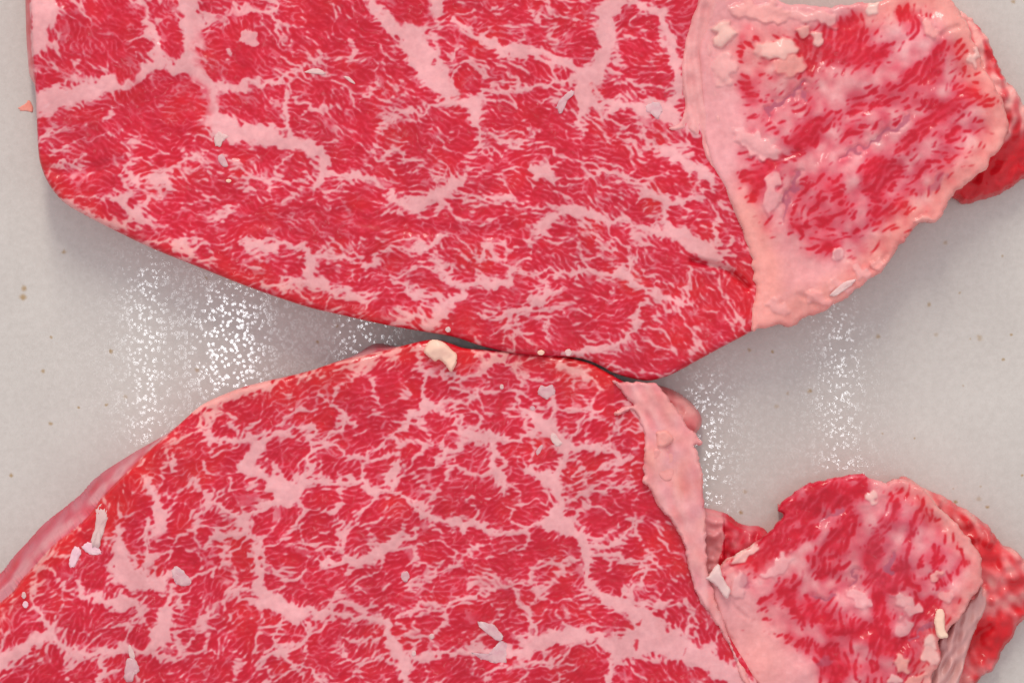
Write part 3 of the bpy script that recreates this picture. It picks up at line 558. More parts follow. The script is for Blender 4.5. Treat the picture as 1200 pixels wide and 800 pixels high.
FAT['ucap'], VD['ucap'], VI['ucap'] = cap_tissue(CAP_VEINS, CAP_SPOTS, CAP_STREAKS, 1.5, capdir, 81, left_seam + .6 * (1 - smooth(sd, 5, 20)), lam=8.5, elong=3.6)
lcapdir = [(900, 620, -48), (940, 600, -52), (990, 580, -70), (960, 650, -35), (1050, 590, -75), (1080, 620, -70), (1040, 660, 35), (1100, 660, 70), (900, 710, 60), (930, 740, 45), (950, 690, -30), (970, 730, 20), (1040, 720, 80), (1010, 770, -65), (1070, 700, -45), (870, 650, -20)]
sd = SDF['lcap']
rim = np.clip(1 - smooth(sd, 3, 13), 0, 1) * (xx > 1020)
lower_fat = smooth((yy - 709) - 0.9 * (xx - 876), -8, 14) * (xx < 960) + smooth(-(xx - 886) + .35 * (yy - 690), 0, 14) * (yy > 690)
FAT['lcap'], VD['lcap'], VI['lcap'] = cap_tissue(LCAP_VEINS, [(1010, 568, 16, 10, 0, .8), (985, 575, 18, 10, -30, .5), (870, 655, 14, 6, -20, .9), (884, 668, 6, 14, 20, .9), (975, 762, 11, 10, 0, .9), (985, 785, 11, 7, -40, .9), (1080, 665, 18, 22, 0, .35), (1046, 672, 14, 12, 0, .6), (1000, 742, 26, 12, -10, .3), (1030, 700, 7, 20, 20, .5), (1103, 607, 9, 8, 0, .9), (945, 740, 12, 4, 15, .7), (868, 738, 3, 9, 10, .5)], LCAP_STREAKS, .35, lcapdir, 131, np.clip(lower_fat, 0, 1) + .6 * rim, lam=8, elong=3.6)
# ---------------------------------------------------------------- meat sheets: top surface on a fine grid, rounded rim, side wall down
def sample(A, x, y):
    fx = np.clip(x - FX0, 0, FW - 1.001); fy = np.clip(y - FY0, 0, FH - 1.001)
    ix, iy = fx.astype(int), fy.astype(int); ax, ay = fx - ix, fy - iy
    return (A[iy, ix] * (1 - ax) + A[iy, ix + 1] * ax) * (1 - ay) + (A[iy + 1, ix] * (1 - ax) + A[iy + 1, ix + 1] * ax) * ay
def lines(lo, hi, a, b, h, coarse=4.0):
    """grid lines from lo to hi, step h inside [a, b], coarser outside it"""
    out = list(np.arange(max(lo, a), min(hi, b), h))
    p = max(lo, a) - h; st = h
    while p > lo - coarse: out.insert(0, p); st = min(coarse, st * 1.15); p -= st
    p = out[-1] + h; st = h
    while p < hi + coarse: out.append(p); st = min(coarse, st * 1.15); p += st
    return np.array(out)

def to_world(x, y, z, zn):
    k = S * (1 - zn * S / H)
    return np.stack([(x - 600) * k, (400 - y) * k, z * S], -1)

def mesh_from(name, co, faces, tissue, normals, mats=(BEEF,)):
    me = bpy.data.meshes.new(name)
    nf = len(faces); k = faces.shape[1]
    me.vertices.add(len(co)); me.vertices.foreach_set('co', co.astype(np.float32).ravel())
    me.loops.add(nf * k); me.loops.foreach_set('vertex_index', faces.astype(np.int32).ravel())
    me.polygons.add(nf); me.polygons.foreach_set('loop_start', np.arange(0, nf * k, k, dtype=np.int32)); me.polygons.foreach_set('loop_total', np.full(nf, k, np.int32))
    me.polygons.foreach_set('use_smooth', np.ones(nf, bool))
    a = me.attributes.new('tissue', 'FLOAT_COLOR', 'POINT')
    t = np.zeros((len(co), 4), np.float32); t[:, :tissue.shape[1]] = tissue; a.data.foreach_set('color', t.ravel())
    me.update(calc_edges=True)
    if normals is not None: me.normals_split_custom_set_from_vertices(normals.tolist())
    for m in mats: me.materials.append(m)
    return me

def sheet(sdf, Z, tissue, zn, h=1.25, floor=0.0, flare=None, rim=10, parts=(), parent=None, main='muscle', bulge=3.0, side=None, rings=7):
    """tissue = (fat, warm, vessel) maps; parts = [(name, index map, distance map, threshold)] cut out of the top as objects of their own"""
    ys, xs = np.where(sdf > 0)
    gx_ = lines(xs.min() + FX0 - 3, xs.max() + FX0 + 3, -25, 1225, h); gy_ = lines(ys.min() + FY0 - 3, ys.max() + FY0 + 3, -25, 825, h)
    nx, ny = len(gx_), len(gy_)
    X, Y = [a.ravel() for a in np.meshgrid(gx_, gy_)]
    sx = np.gradient(gx_)[None, :].repeat(ny, 0).ravel(); sy = np.gradient(gy_)[:, None].repeat(nx, 1).ravel()
    cell = np.maximum(sx, sy)
    gY, gX = np.gradient(blur(np.clip(sdf, -40, 40), 1.2))
    d = sample(sdf, X, Y); nX = sample(gX, X, Y); nY = sample(gY, X, Y); L = np.hypot(nX, nY) + 1e-6; nX /= L; nY /= L
    near = np.abs(d) < .62 * cell
    X = np.where(near, X - d * nX, X); Y = np.where(near, Y - d * nY, Y); d = np.where(near, 0, d)
    ok = d >= 0
    q = np.arange(nx * ny).reshape(ny, nx)
    F = np.stack([q[1:, :-1], q[1:, 1:], q[:-1, 1:], q[:-1, :-1]], -1).reshape(-1, 4)
    F = F[ok[F].all(1)]
    used = np.zeros(nx * ny, bool); used[F.ravel()] = True
    remap = np.cumsum(used) - 1; F = remap[F]
    X, Y, d, nX, nY = X[used], Y[used], d[used], nX[used], nY[used]
    z = sample(Z, X, Y)
    r = np.minimum(rim, .5 * (z - floor))
    dd = np.clip(d, 0, r); z = z - r + np.sqrt(np.maximum(r * r - (r - dd) ** 2, 0))
    T = np.stack([sample(t, X, Y) if isinstance(t, np.ndarray) else np.full(len(X), t) for t in tissue], -1)
    nt = len(X)
    # boundary edges
    e = np.concatenate([F[:, [0, 1]], F[:, [1, 2]], F[:, [2, 3]], F[:, [3, 0]]])
    key = np.sort(e, 1); k64 = key[:, 0].astype(np.int64) * nt + key[:, 1]
    u, inv, cnt = np.unique(k64, return_inverse=True, return_counts=True)
    be = e[cnt[inv] == 1]
    bv = np.unique(be); bi = np.full(nt, -1); bi[bv] = np.arange(len(bv)); nb = len(bv)
    ox, oy = -nX[bv], -nY[bv]
    fl = flare(X[bv], Y[bv]) if flare else np.full(nb, -4.0)
    PX, PY, PZ, PT = [X], [Y], [z], [T]
    SF = []
    for i in range(1, rings + 1):
        t = (i / rings) ** 1.4
        o = fl * t ** .8 + bulge * math.sin(math.pi * t) * (.6 + .4 * np.sin(X[bv] * .021 + Y[bv] * .017))
        px, py = X[bv] + ox * o, Y[bv] + oy * o
        PX.append(px); PY.append(py); PZ.append(floor + (z[bv] - floor) * (1 - t))
        if side is not None: PT.append(side(px, py, t, T[bv]))
        else:
            tt = T[bv].copy(); tt[:, 0] = tt[:, 0] * (1 - .5 * t) + .18 * t; PT.append(tt)
        a = bi[be[:, 0]]; b = bi[be[:, 1]]
        up = (lambda j: bv[j]) if i == 1 else (lambda j, o_=nt + (i - 2) * nb: o_ + j)
        dn = nt + (i - 1) * nb
        SF.append(np.stack([up(b), up(a), dn + a, dn + b], -1))
    PX, PY, PZ, PT = np.concatenate(PX), np.concatenate(PY), np.concatenate(PZ), np.concatenate(PT)
    co = to_world(PX, PY, PZ, zn)
    ALL = np.concatenate([F] + SF)
    v = co[ALL]; fn = np.cross(v[:, 2] - v[:, 0], v[:, 3] - v[:, 1])
    vn = np.zeros_like(co)
    for j in range(4):
        for c in range(3): vn[:, c] += np.bincount(ALL[:, j], fn[:, c], len(co))
    vn /= np.linalg.norm(vn, axis=1, keepdims=True) + 1e-12
    lab = np.full(len(F), -1)
    base = 0; names = []
    for (nm, I, D, thr) in parts:
        cx, cy = X[F].mean(1), Y[F].mean(1)
        dd = sample(D, cx, cy); ii = I[np.clip(np.rint(cy - FY0).astype(int), 0, FH - 1), np.clip(np.rint(cx - FX0).astype(int), 0, FW - 1)]
        m = (dd < thr) & (ii >= 0)
        lab[m] = base + ii[m]; k = int(I.max()) + 1; names += [nm] * k; base += k
    objs = []
    def emit(nm, faces):
        uq, inv2 = np.unique(faces, return_inverse=True)
        me = mesh_from(nm, co[uq], inv2.reshape(faces.shape), PT[uq], vn[uq])
        o = put(nm, me, parent); objs.append(o); return o
    emit(main, np.concatenate([F[lab < 0]] + SF))
    for i, nm in enumerate(names):
        f = F[lab == i]
        if len(f) > 14: emit(nm, f)
    return objs

SOFT = low_noise(70, 201); BUMP = low_noise(22, 202); FINE = low_noise(7, 203); WIDE = low_noise(220, 204)
zero = np.zeros((FH, FW), np.float32)
VESU, VEIU = vein_field(UPPER_VESSELS, 12); VESL, VEIL = vein_field(LOWER_VESSELS, 12)
def groove(pts, depth, reach):
    D, _ = vein_field([pts], 30, True)
    return -depth * np.exp(-(np.maximum(D, 0) / reach) ** 2)

LUMPX, LUMPY = 2.4 * low_noise(13, 700), 2.4 * low_noise(13, 701)
def lump_maps(lst):
    """soft lumps of fat on a cap: (x, y, rx, ry, degrees, rise, warm, pale)"""
    rise = np.zeros((FH, FW), np.float32); D = np.full((FH, FW), 30.0, np.float32); I = np.full((FH, FW), -1, np.int16); wm = zero.copy(); pl = zero.copy(); mk = zero.copy()
    for i, (cx, cy, rx, ry, an, up, w, p) in enumerate(lst):
        a = math.radians(an); dx, dy = xx - cx + LUMPX, yy - cy + LUMPY
        r = np.hypot((dx * math.cos(a) + dy * math.sin(a)) / rx, (-dx * math.sin(a) + dy * math.cos(a)) / ry)
        d = (r - 1) * min(rx, ry); m = d < D
        D = np.where(m, d, D); I = np.where(m & (d < 3), i, I)
        dome = np.sqrt(np.clip(1 - r * r, 0, 1)); rise = np.maximum(rise, up * (.5 * smooth(dome, 0, .6) + .5 * dome * dome))
        k = 1 - smooth(r, .72, 1.08); wm = wm * (1 - k) + w * k; pl = pl * (1 - k) + p * k; mk = np.maximum(mk, k)
    return rise, I, D, wm, pl, mk

# ---- plate
def rounded_plate():
    bm = bmesh.new(); nseg = 14
    prof = [(1.0, 0.0), (.80, 0.0), (.90, .0015), (.955, .006), (.985, .013), (1.0, .0215), (1.005, .0225), (1.01, .0215), (.995, .012), (.955, .001), (.93, -.004), (.70, -.006), (.69, -.009), (.66, -.009), (.65, -.006)]
    A, B = .33, .265
    loops = []
    for sc, z in prof[1:]:
        ring = []
        for i in range(nseg * 8):
            t = 2 * math.pi * i / (nseg * 8); p = 5.0
            c, s_ = math.cos(t), math.sin(t); rr = (abs(c) ** p + abs(s_) ** p) ** (-1 / p)
            ring.append(bm.verts.new((A * sc * c * rr, (B - A * (1 - sc)) * s_ * rr, z)))
        loops.append(ring)
    for a, b in zip(loops[:-1], loops[1:]):
        n = len(a)
        for i in range(n): bm.faces.new((a[i], b[i], b[(i + 1) % n], a[(i + 1) % n]))
    bm.faces.new(loops[0]); bm.faces.new(list(reversed(loops[-1])))
    bmesh.ops.recalc_face_normals(bm, faces=bm.faces)
    for f in bm.faces: f.smooth = len(f.verts) == 4
    me = bpy.data.meshes.new('plate'); bm.to_mesh(me); bm.free(); me.materials.append(GLAZE)
    return me
tag(put('plate', rounded_plate()), 'pale grey stoneware plate with brown speckles under both steaks', 'plate')

# ---- upper steak
upper = tag(empty('marbled_steak', (0.02, .05, 0)), 'upper raw marbled steak with the broad pink fat cap at its right end', 'steak', 'raw marbled beef steaks on the plate')
lower = tag(empty('marbled_steak', (-.05, -.05, 0)), 'lower raw marbled steak with a folded fat flap and a small separate lobe at right', 'steak', 'raw marbled beef steaks on the plate')

fb = {k: blur(FAT[k], 2.0) for k in FAT}
ZT = {}
ZT['upper'] = 74 + 1.6 * WIDE + .8 * SOFT + .35 * BUMP + .05 * FINE + 1.3 * fb['upper'] \
    + groove(W(3, (47, 198), (80, 200), (110, 198), (140, 190)), 3, 7) + groove(W(3, (300, 262), (385, 250), (450, 263), (540, 273), (600, 270)), 1.8, 7) \
    + groove(W(1, (812, 305), (848, 314), (866, 326), (876, 336)), 8, 3.5) + groove(W(2, (165, 0), (178, 25), (186, 48)), 1.2, 3)
LEANVAR = low_noise(45, 801)
def warm_near(sdf, lo, hi): return 1 - smooth(sdf, lo, hi)
warm_u = np.clip(.55 * warm_near(SDF['upper'], 6, 34) * (yy > 180) * (xx < 640) + .35 * smooth(xx, 760, 900) * (yy > 260) + .3 * LEANVAR * (1 - FAT['upper']), 0, 1)
warm_l = np.clip(.75 * warm_near(SDF['lower'], 6, 40) * (yy < 760) * (xx < 720) + .3 * LEANVAR * (1 - FAT['lower']), 0, 1)
def flare_u(x, y): return -9 + 23 * smooth(-x, -52, -38) * smooth(-y, -120, -80)
def side_u(px, py, t, T):
    o = T.copy(); n = sample(BUMP, px * .6, py + t * 12)
    o[:, 0] = np.clip(.25 * T[:, 0] + .28 + .22 * n, 0, .8); o[:, 1] = .5; return o
sheet(SDF['upper'], ZT['upper'], (FAT['upper'], warm_u, zero), 74, rim=9, flare=flare_u, side=side_u, parts=[('fat_vein', VI['upper'], VD['upper'], .6)], parent=upper, main='eye_muscle')

# fat cap, right end
sdc = SDF['ucap'] + (.9 * low_noise(16, 301) + .3 * low_noise(6, 305)) * smooth(xx + .3 * yy, 900, 980)
cap_relief = 1.3 * low_noise(38, 302) + .22 * low_noise(12, 303) + 2.2 * low_noise(75, 304)
amp = .35 + .65 * smooth(xx, 870, 930) * smooth(sdc, 0, 30) + .9 * np.exp(-((xx - 920) / 70) ** 2 - ((yy - 30) / 28) ** 2)
ZT['ucap'] = 79 + amp * cap_relief + 1.4 * fb['ucap'] - 2.0 * np.exp(-(np.maximum(VESU, 0) / 3) ** 2) + .05 * FINE \
    + groove(W(2, (856, 92), (846, 98), (838, 88), (832, 66)), 1.5, 2.5) + groove(W(1, (1095, 36), (1102, 42), (1110, 36), (1122, 32)), 2.5, 3) \
    + groove(W(1, (925, 268), (930, 290), (926, 312)), 1.2, 3) + groove(W(1, (872, 168), (890, 182), (912, 186), (935, 178)), 1.8, 3) \
    + groove(W(1, (1018, 318), (1030, 308), (1040, 298)), 2, 3) + groove(W(1, (935, 345), (950, 352), (960, 362)), 2, 3) \
    + 3 * np.exp(-((xx - 858) / 10) ** 2 - ((yy - 80) / 22) ** 2)
warm_c = np.clip(.08 + .95 * warm_near(sdc, 10, 46) * smooth(xx + yy * .7, 985, 1060) + .6 * np.exp(-((xx - 900) / 60) ** 2 - ((yy - 60) / 40) ** 2) + .3 * np.exp(-((xx - 920) / 60) ** 2 - ((yy - 330) / 60) ** 2), 0, 1)
ves_c = np.clip(.85 * (1 - smooth(VESU, -.8, .8)) + .5 * spots([(983, 297, 6, 6), (1097, 214, 11, 6, -20), (1044, 55, 1, 1)]), 0, 1)
fat_c = np.clip(FAT['ucap'], 0, 1)
ULUMPS = [(846, 40, 14, 16, 0, 6, .8, .6), (912, 58, 28, 13, -8, 4.5, .8, .5), (926, 76, 22, 14, -10, 3, .95, 0), (942, 37, 10, 6, 20, 4, .9, .1), (957, 46, 9, 6, 30, 3, .6, .4), (1022, 9, 10, 6, -20, 3, .3, .8), (895, 14, 40, 12, 8, 4, .6, .1), (955, 22, 30, 8, 12, 3, .3, .15),
    (850, 82, 14, 20, 10, 3, .3, .2), (958, 351, 17, 8, 20, 3, .7, 0), (1030, 310, 9, 7, 40, 3, .8, 0), (1082, 258, 14, 6, 15, 3, .9, .1), (1143, 66, 6, 11, 20, 3, .6, .5), (985, 336, 18, 9, 25, 2, .5, .1), (910, 360, 14, 10, 10, 2, .6, .1), (890, 172, 34, 13, 28, 4, .1, .1), (905, 225, 10, 30, 10, 3, .15, 0), (1008, 318, 16, 9, 40, 2, .5, .1), (983, 297, 7, 7, 0, 2, 0, .2), (1090, 37, 16, 8, 60, 3, .6, 0)]
RU, IU, DU, WU, PU, MU = lump_maps(ULUMPS)
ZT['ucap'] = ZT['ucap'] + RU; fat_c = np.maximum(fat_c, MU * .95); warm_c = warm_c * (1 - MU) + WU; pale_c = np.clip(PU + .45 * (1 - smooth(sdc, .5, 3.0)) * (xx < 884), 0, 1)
def flare_c(x, y): return -7 + 0 * x
def side_c(px, py, t, T):
    o = T.copy(); o[:, 0] = np.clip(.75 - .45 * t + .15 * sample(BUMP, px, py), 0, 1); o[:, 1] = .8; return o
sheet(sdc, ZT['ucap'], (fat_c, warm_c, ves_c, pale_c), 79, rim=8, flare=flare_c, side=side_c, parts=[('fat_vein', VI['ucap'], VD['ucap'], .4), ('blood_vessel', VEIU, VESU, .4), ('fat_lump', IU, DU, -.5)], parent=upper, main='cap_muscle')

# pale folded seam between eye and cap
def slab(poly, zbase, zfun, fatmap, warm, zn, name, parent, rim=5, floor=0.0, flare=None, ragged=0.0, seed=1, h=1.3, side=None, vess=None, rings=5):
    sd = poly_sdf(poly) + (ragged * (.8 * low_noise(13, seed) + .35 * low_noise(5, seed + 50)) if ragged else 0)
    return sheet(sd, (zbase + zfun).astype(np.float32), (fatmap, warm, zero if vess is None else vess), zn, h=h, rim=rim, floor=floor, flare=flare, parent=parent, main=name, side=side, rings=rings), sd
seam_poly = [(842, -60), (826, -40), (820, -10), (817, 6), (811, 20), (806, 38), (802, 56), (800, 80), (800, 105), (803, 122), (800, 136), (793, 146), (784, 150), (789, 153), (803, 152), (814, 158), (822, 172), (831, 190), (840, 205), (849, 200), (846, 150), (842, 100), (840, 40), (848, -10), (856, -50)]
folds = 1.6 * np.sin((xx - 802 + 8 * np.sin(yy / 38)) / 2.6) * smooth(xx, 800, 806) + .8 * BUMP
slab(seam_poly, 77, folds, np.clip(.96 + .03 * BUMP, 0, 1), .35, 78, 'fat_seam', upper, rim=4, floor=60, ragged=.4, seed=401)

# red side meat under the cap
lobe_ang = angle_map([(1150, 200, -40), (1190, 100, 70), (860, 620, 70), (1120, 600, 45), (1150, 660, 60), (1160, 740, 70)], 60)
lobe_f = fibre_noise(lobe_ang, 17, 1.5, 410, .5)
def lobe_fat(base, k): return np.clip(base + .55 * k * lobe_f + .8 * k * low_noise(30, 415) + .06 * BUMP, 0, 1)
lobe_u = [(1100, 10), (1118, 8), (1128, 14), (1138, 22), (1148, 32), (1154, 41), (1159, 51), (1163, 64), (1168, 78), (1174, 90), (1181, 101), (1191, 110), (1199, 124), (1212, 138), (1224, 158), (1226, 184), (1214, 200), (1200, 207), (1184, 219), (1172, 225), (1160, 229), (1148, 232), (1138, 235), (1128, 231), (1118, 226), (1100, 215), (1105, 150), (1100, 80)]
red_u = smooth(yy + .75 * (xx - 1180), 150, 185)
slab(lobe_u, 44 + 10 * (1 - red_u), 2.2 * low_noise(16, 411) + 12 * np.exp(-((xx - 1165) / 26) ** 2 - ((yy - 118) / 60) ** 2), np.clip(lobe_fat(.62, .30) * (1 - red_u) + red_u * lobe_fat(.05, .10), 0, 1), .75, 40, 'side_muscle', upper, rim=16, flare=lambda x, y: 2 + 0 * x, ragged=.9, seed=412)


# ---- lower steak
ZT['lower'] = 74 + 1.4 * np.roll(WIDE, 300, 1) + .8 * np.roll(SOFT, 200, 0) + .35 * BUMP + .05 * FINE + 1.3 * fb['lower'] \
    - 5 * np.exp(-(np.hypot(xx - 640, (yy - 405) * 1.6) / 60) ** 2)
def flare_l(x, y):
    left = smooth(-x, -238, -90); return -5 + left * 36 + 16 * np.exp(-((x - 438) / 26) ** 2) * (y < 440)
SKIN = .7 * fibre_noise(angle_map([(60, 640, -52)], 400), 26, 2.0, 420, .7) + .5 * low_noise(18, 421)
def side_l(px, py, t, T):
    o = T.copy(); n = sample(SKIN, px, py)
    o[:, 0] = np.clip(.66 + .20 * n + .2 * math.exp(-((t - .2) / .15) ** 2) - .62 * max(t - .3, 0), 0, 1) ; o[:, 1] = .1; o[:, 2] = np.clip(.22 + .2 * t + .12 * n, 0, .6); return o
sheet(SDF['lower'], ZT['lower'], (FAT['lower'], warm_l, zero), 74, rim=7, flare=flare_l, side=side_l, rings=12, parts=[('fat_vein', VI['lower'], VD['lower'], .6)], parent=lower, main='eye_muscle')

cr2 = 1.5 * low_noise(32, 312) + .28 * low_noise(11, 313)
sdl = SDF['lcap'] + .8 * low_noise(15, 311) + .3 * low_noise(6, 315)
amp = .3 + .7 * smooth(xx, 900, 960)
ZT['lcap'] = 70 + amp * cr2 + 1.8 * fb['lcap'] - 1.6 * np.exp(-(np.maximum(VESL, 0) / 3) ** 2) + .05 * FINE + groove(W(1, (895, 620), (885, 640), (870, 656), (848, 668)), 2, 3) + groove(W(1, (1106, 690), (1090, 712), (1070, 738), (1052, 762)), 3, 5) + groove(W(1, (855, 704), (866, 716), (876, 724)), 1.5, 2)
ves_l = np.clip(.8 * (1 - smooth(VESL, -.8, .8)) + .5 * spots([(965, 776, 9, 6), (873, 680, 6, 8)]) + .14 * spots([(1046, 640, 30, 50, 10)]), 0, 1)
warm_lc = np.clip(.10 + .7 * warm_near(sdl, 8, 34) * smooth(xx, 1000, 1090) + .55 * np.exp(-((xx - 890) / 40) ** 2 - ((yy - 770) / 50) ** 2) + .4 * np.exp(-((xx - 870) / 40) ** 2 - ((yy - 660) / 20) ** 2), 0, 1)
LLUMPS = [(866, 684, 11, 15, 10, 5, 0, .15), (1057, 776, 12, 12, 0, 5, 1, .1), (1072, 796, 12, 9, 0, 4, 1, 0), (1050, 797, 8, 6, 0, 3, 0, .3), (1091, 752, 9, 9, 30, 4, .2, .6), (1091, 769, 12, 13, 0, 4, .4, .4), (1097, 678, 9, 7, 0, 4, .7, 0), (1022, 584, 8, 6, 0, 3, .1, .5), (1060, 704, 15, 10, 30, 4, 0, .15), (1068, 717, 14, 8, -30, 4, .1, .1), (1058, 736, 15, 8, -30, 3, 0, .1),
    (1010, 702, 18, 10, 30, 3, 0, .05), (910, 665, 26, 10, -38, 3, 0, .1), (1110, 700, 11, 8, 0, 3, .4, 0), (870, 650, 24, 6, -32, 4, .5, .4)]
RL, IL, DL, WL, PL, ML = lump_maps(LLUMPS)
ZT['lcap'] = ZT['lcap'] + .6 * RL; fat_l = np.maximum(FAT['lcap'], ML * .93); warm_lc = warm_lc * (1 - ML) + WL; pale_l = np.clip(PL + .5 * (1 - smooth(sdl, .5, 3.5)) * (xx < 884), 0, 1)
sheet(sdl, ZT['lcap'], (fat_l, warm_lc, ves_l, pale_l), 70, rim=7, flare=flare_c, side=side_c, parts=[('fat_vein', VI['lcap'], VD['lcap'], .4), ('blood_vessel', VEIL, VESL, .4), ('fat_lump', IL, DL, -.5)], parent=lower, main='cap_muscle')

flap_poly = [(717, 446), (728, 447), (742, 447), (752, 448), (765, 449), (776, 456), (785, 468), (797, 486), (808, 502), (823, 518), (814, 522), (817, 528), (820, 545), (822, 560), (825, 585), (826.5, 605), (827, 640), (830, 672), (838, 700), (850, 735), (864, 770), (880, 800), (872, 800), (858, 765), (846, 741), (831, 719), (818, 699), (811, 678), (806, 655), (801, 634), (794, 619), (785, 608), (776, 598), (768, 584), (761, 572), (753, 563), (756, 556), (753, 545), (755, 535), (757, 520), (752, 500), (746, 486), (740, 481), (730, 485), (721, 487), (720, 483), (727, 479), (738, 476), (742, 474), (735, 466), (726, 455)]
flap_w = fibre_noise(angle_map([(760, 470, 52), (800, 560, 75), (820, 650, 80)], 70), 20, 3.5, 431, .6)
flap_z = .5 * flap_w + .9 * low_noise(34, 445) + .3 * BUMP + 3 * np.exp(-((xx - 800) / 20) ** 2 - ((yy - 600) / 80) ** 2)
slab(flap_poly, 79, flap_z, np.clip(.93 + .035 * flap_w + .03 * low_noise(26, 446), 0, 1), np.clip(.48 + .22 * low_noise(30, 447), 0, 1), 79, 'fat_flap', lower, rim=4, floor=45, ragged=.9, seed=432)
torn = [(768, 508), (774, 504), (782, 505), (790, 514), (786, 520), (777, 524), (770, 521)]
slab(torn, 84, .6 * BUMP + .15 * FINE, .97, .9, 84, 'torn_fat', lower, rim=3, floor=74, ragged=.6, seed=433, h=1.3)
torn2 = [(765, 527), (778, 524), (790, 527), (792, 545), (789, 562), (779, 564), (770, 556), (764, 545)]
slab(torn2, 80.5, .8 * BUMP + .15 * FINE, .95, .7, 82, 'torn_fat', lower, rim=3, floor=72, ragged=.5, seed=434, h=1.3)
under = [(735, 452), (760, 452), (780, 455), (797, 463), (809, 473), (818, 484), (821, 495), (815, 506), (800, 520), (770, 510), (745, 480)]
slab(under, 44, 1.5 * low_noise(14, 435), lobe_fat(.88, .05), .7, 40, 'side_muscle', lower, rim=14, flare=lambda x, y: 1 + 0 * x)
lobe_b = [(812, 598), (826, 600), (840, 603), (853, 607), (865, 616), (878, 620), (892, 621), (900, 630), (895, 650), (870, 690), (845, 720), (826, 705), (815, 650)]
slab(lobe_b, 30, 1.8 * low_noise(14, 436) - 5 * (xx > 848), np.where(xx < 847 + 2 * BUMP, .86, lobe_fat(.34, .2)), .25, 28, 'side_muscle', lower, rim=10, flare=lambda x, y: 3 + 0 * x)
lobe_r = [(1060, 566), (1080, 573), (1100, 584), (1125, 596), (1142, 606), (1158, 618), (1168, 630), (1178, 641), (1188, 645), (1201, 656), (1216, 670), (1224, 692), (1214, 714), (1200, 728), (1193, 736), (1189, 748), (1183, 756), (1176, 764), (1167, 784), (1156, 790), (1148, 800), (1138, 815), (1120, 840), (1090, 830), (1080, 780), (1090, 740), (1100, 700), (1090, 640)]
redness = np.clip(np.exp(-((xx - 1158) / 20) ** 2 - ((yy - 648) / 22) ** 2) + np.exp(-((xx - 1165) / 30) ** 2 - ((yy - 748) / 24) ** 2) + .8 * np.exp(-((xx - 1195) / 16) ** 2 - ((yy - 682) / 12) ** 2), 0, 1)
slab(lobe_r, 46, 2.4 * low_noise(18, 437) - 14 * smooth(yy + .6 * (xx - 1150), 690, 740), np.clip(lobe_fat(.70, .16) * (1 - redness) + .06 * redness - .22 * smooth(yy, 690, 730), 0, 1), .85, 40, 'side_muscle', lower, rim=15, flare=lambda x, y: 2 + 0 * x, ragged=.7, seed=438)
memb = [(1100, 752), (1108, 742), (1120, 728), (1132, 712), (1145, 696), (1150, 688), (1154, 690), (1158, 702), (1156, 714), (1150, 726), (1143, 742), (1136, 762), (1130, 782), (1124, 806), (1112, 826), (1090, 832), (1082, 800), (1096, 776)]
memb_w = fibre_noise(angle_map([(1120, 760, 110)], 100), 14, 2.5, 440, .5)
o_, _ = slab(memb, 58, 1.6 * memb_w - 10 * smooth(xx, 1105, 1160), np.clip(.8 + .1 * memb_w, 0, 1), .3, 56, 'membrane', lower, rim=5, floor=12, ragged=.5, seed=441)
o_[0].data.materials[0] = MEMBRANE
shard = [(826, 677), (831, 675), (835, 671), (838, 665), (842, 661), (845, 666), (846, 674), (851, 682), (855, 691), (853, 701), (848, 697), (842, 690), (834, 682)]
o_, _ = slab(shard, 80, .6 * BUMP + .15 * FINE, 1.0, .8, 80, 'torn_fat', lower, rim=3, floor=68, ragged=.6, seed=442, h=1.2); o_[0].data.materials[0] = WHITE_FAT
curl = [(496, 413), (498, 406), (504, 400), (511, 398), (519, 401), (527, 407), (533, 413), (536.5, 418), (535, 426), (530, 436), (526, 434), (521, 427), (515, 421), (509, 423), (503, 418)]
o_, _ = slab(curl, 84, 5 * np.exp(-((xx - 514) / 12) ** 2 - ((yy - 408) / 9) ** 2) + .2 * FINE, 1.0, .5, 80, 'fat_curl', lower, rim=4, floor=66, ragged=.5, seed=443, h=1.2); o_[0].data.materials[0] = CREAM_FAT
shard2 = [(1096, 718), (1099, 714), (1104, 713), (1107, 718), (1107, 728), (1107, 736), (1112, 745), (1106, 748), (1100, 746), (1096, 738), (1095, 728)]
o_, _ = slab(shard2, 78, .6 * BUMP + .15 * FINE, 1.0, .8, 76, 'torn_fat', lower, rim=3, floor=62, ragged=.5, seed=444, h=1.2); o_[0].data.materials[0] = CREAM_FAT

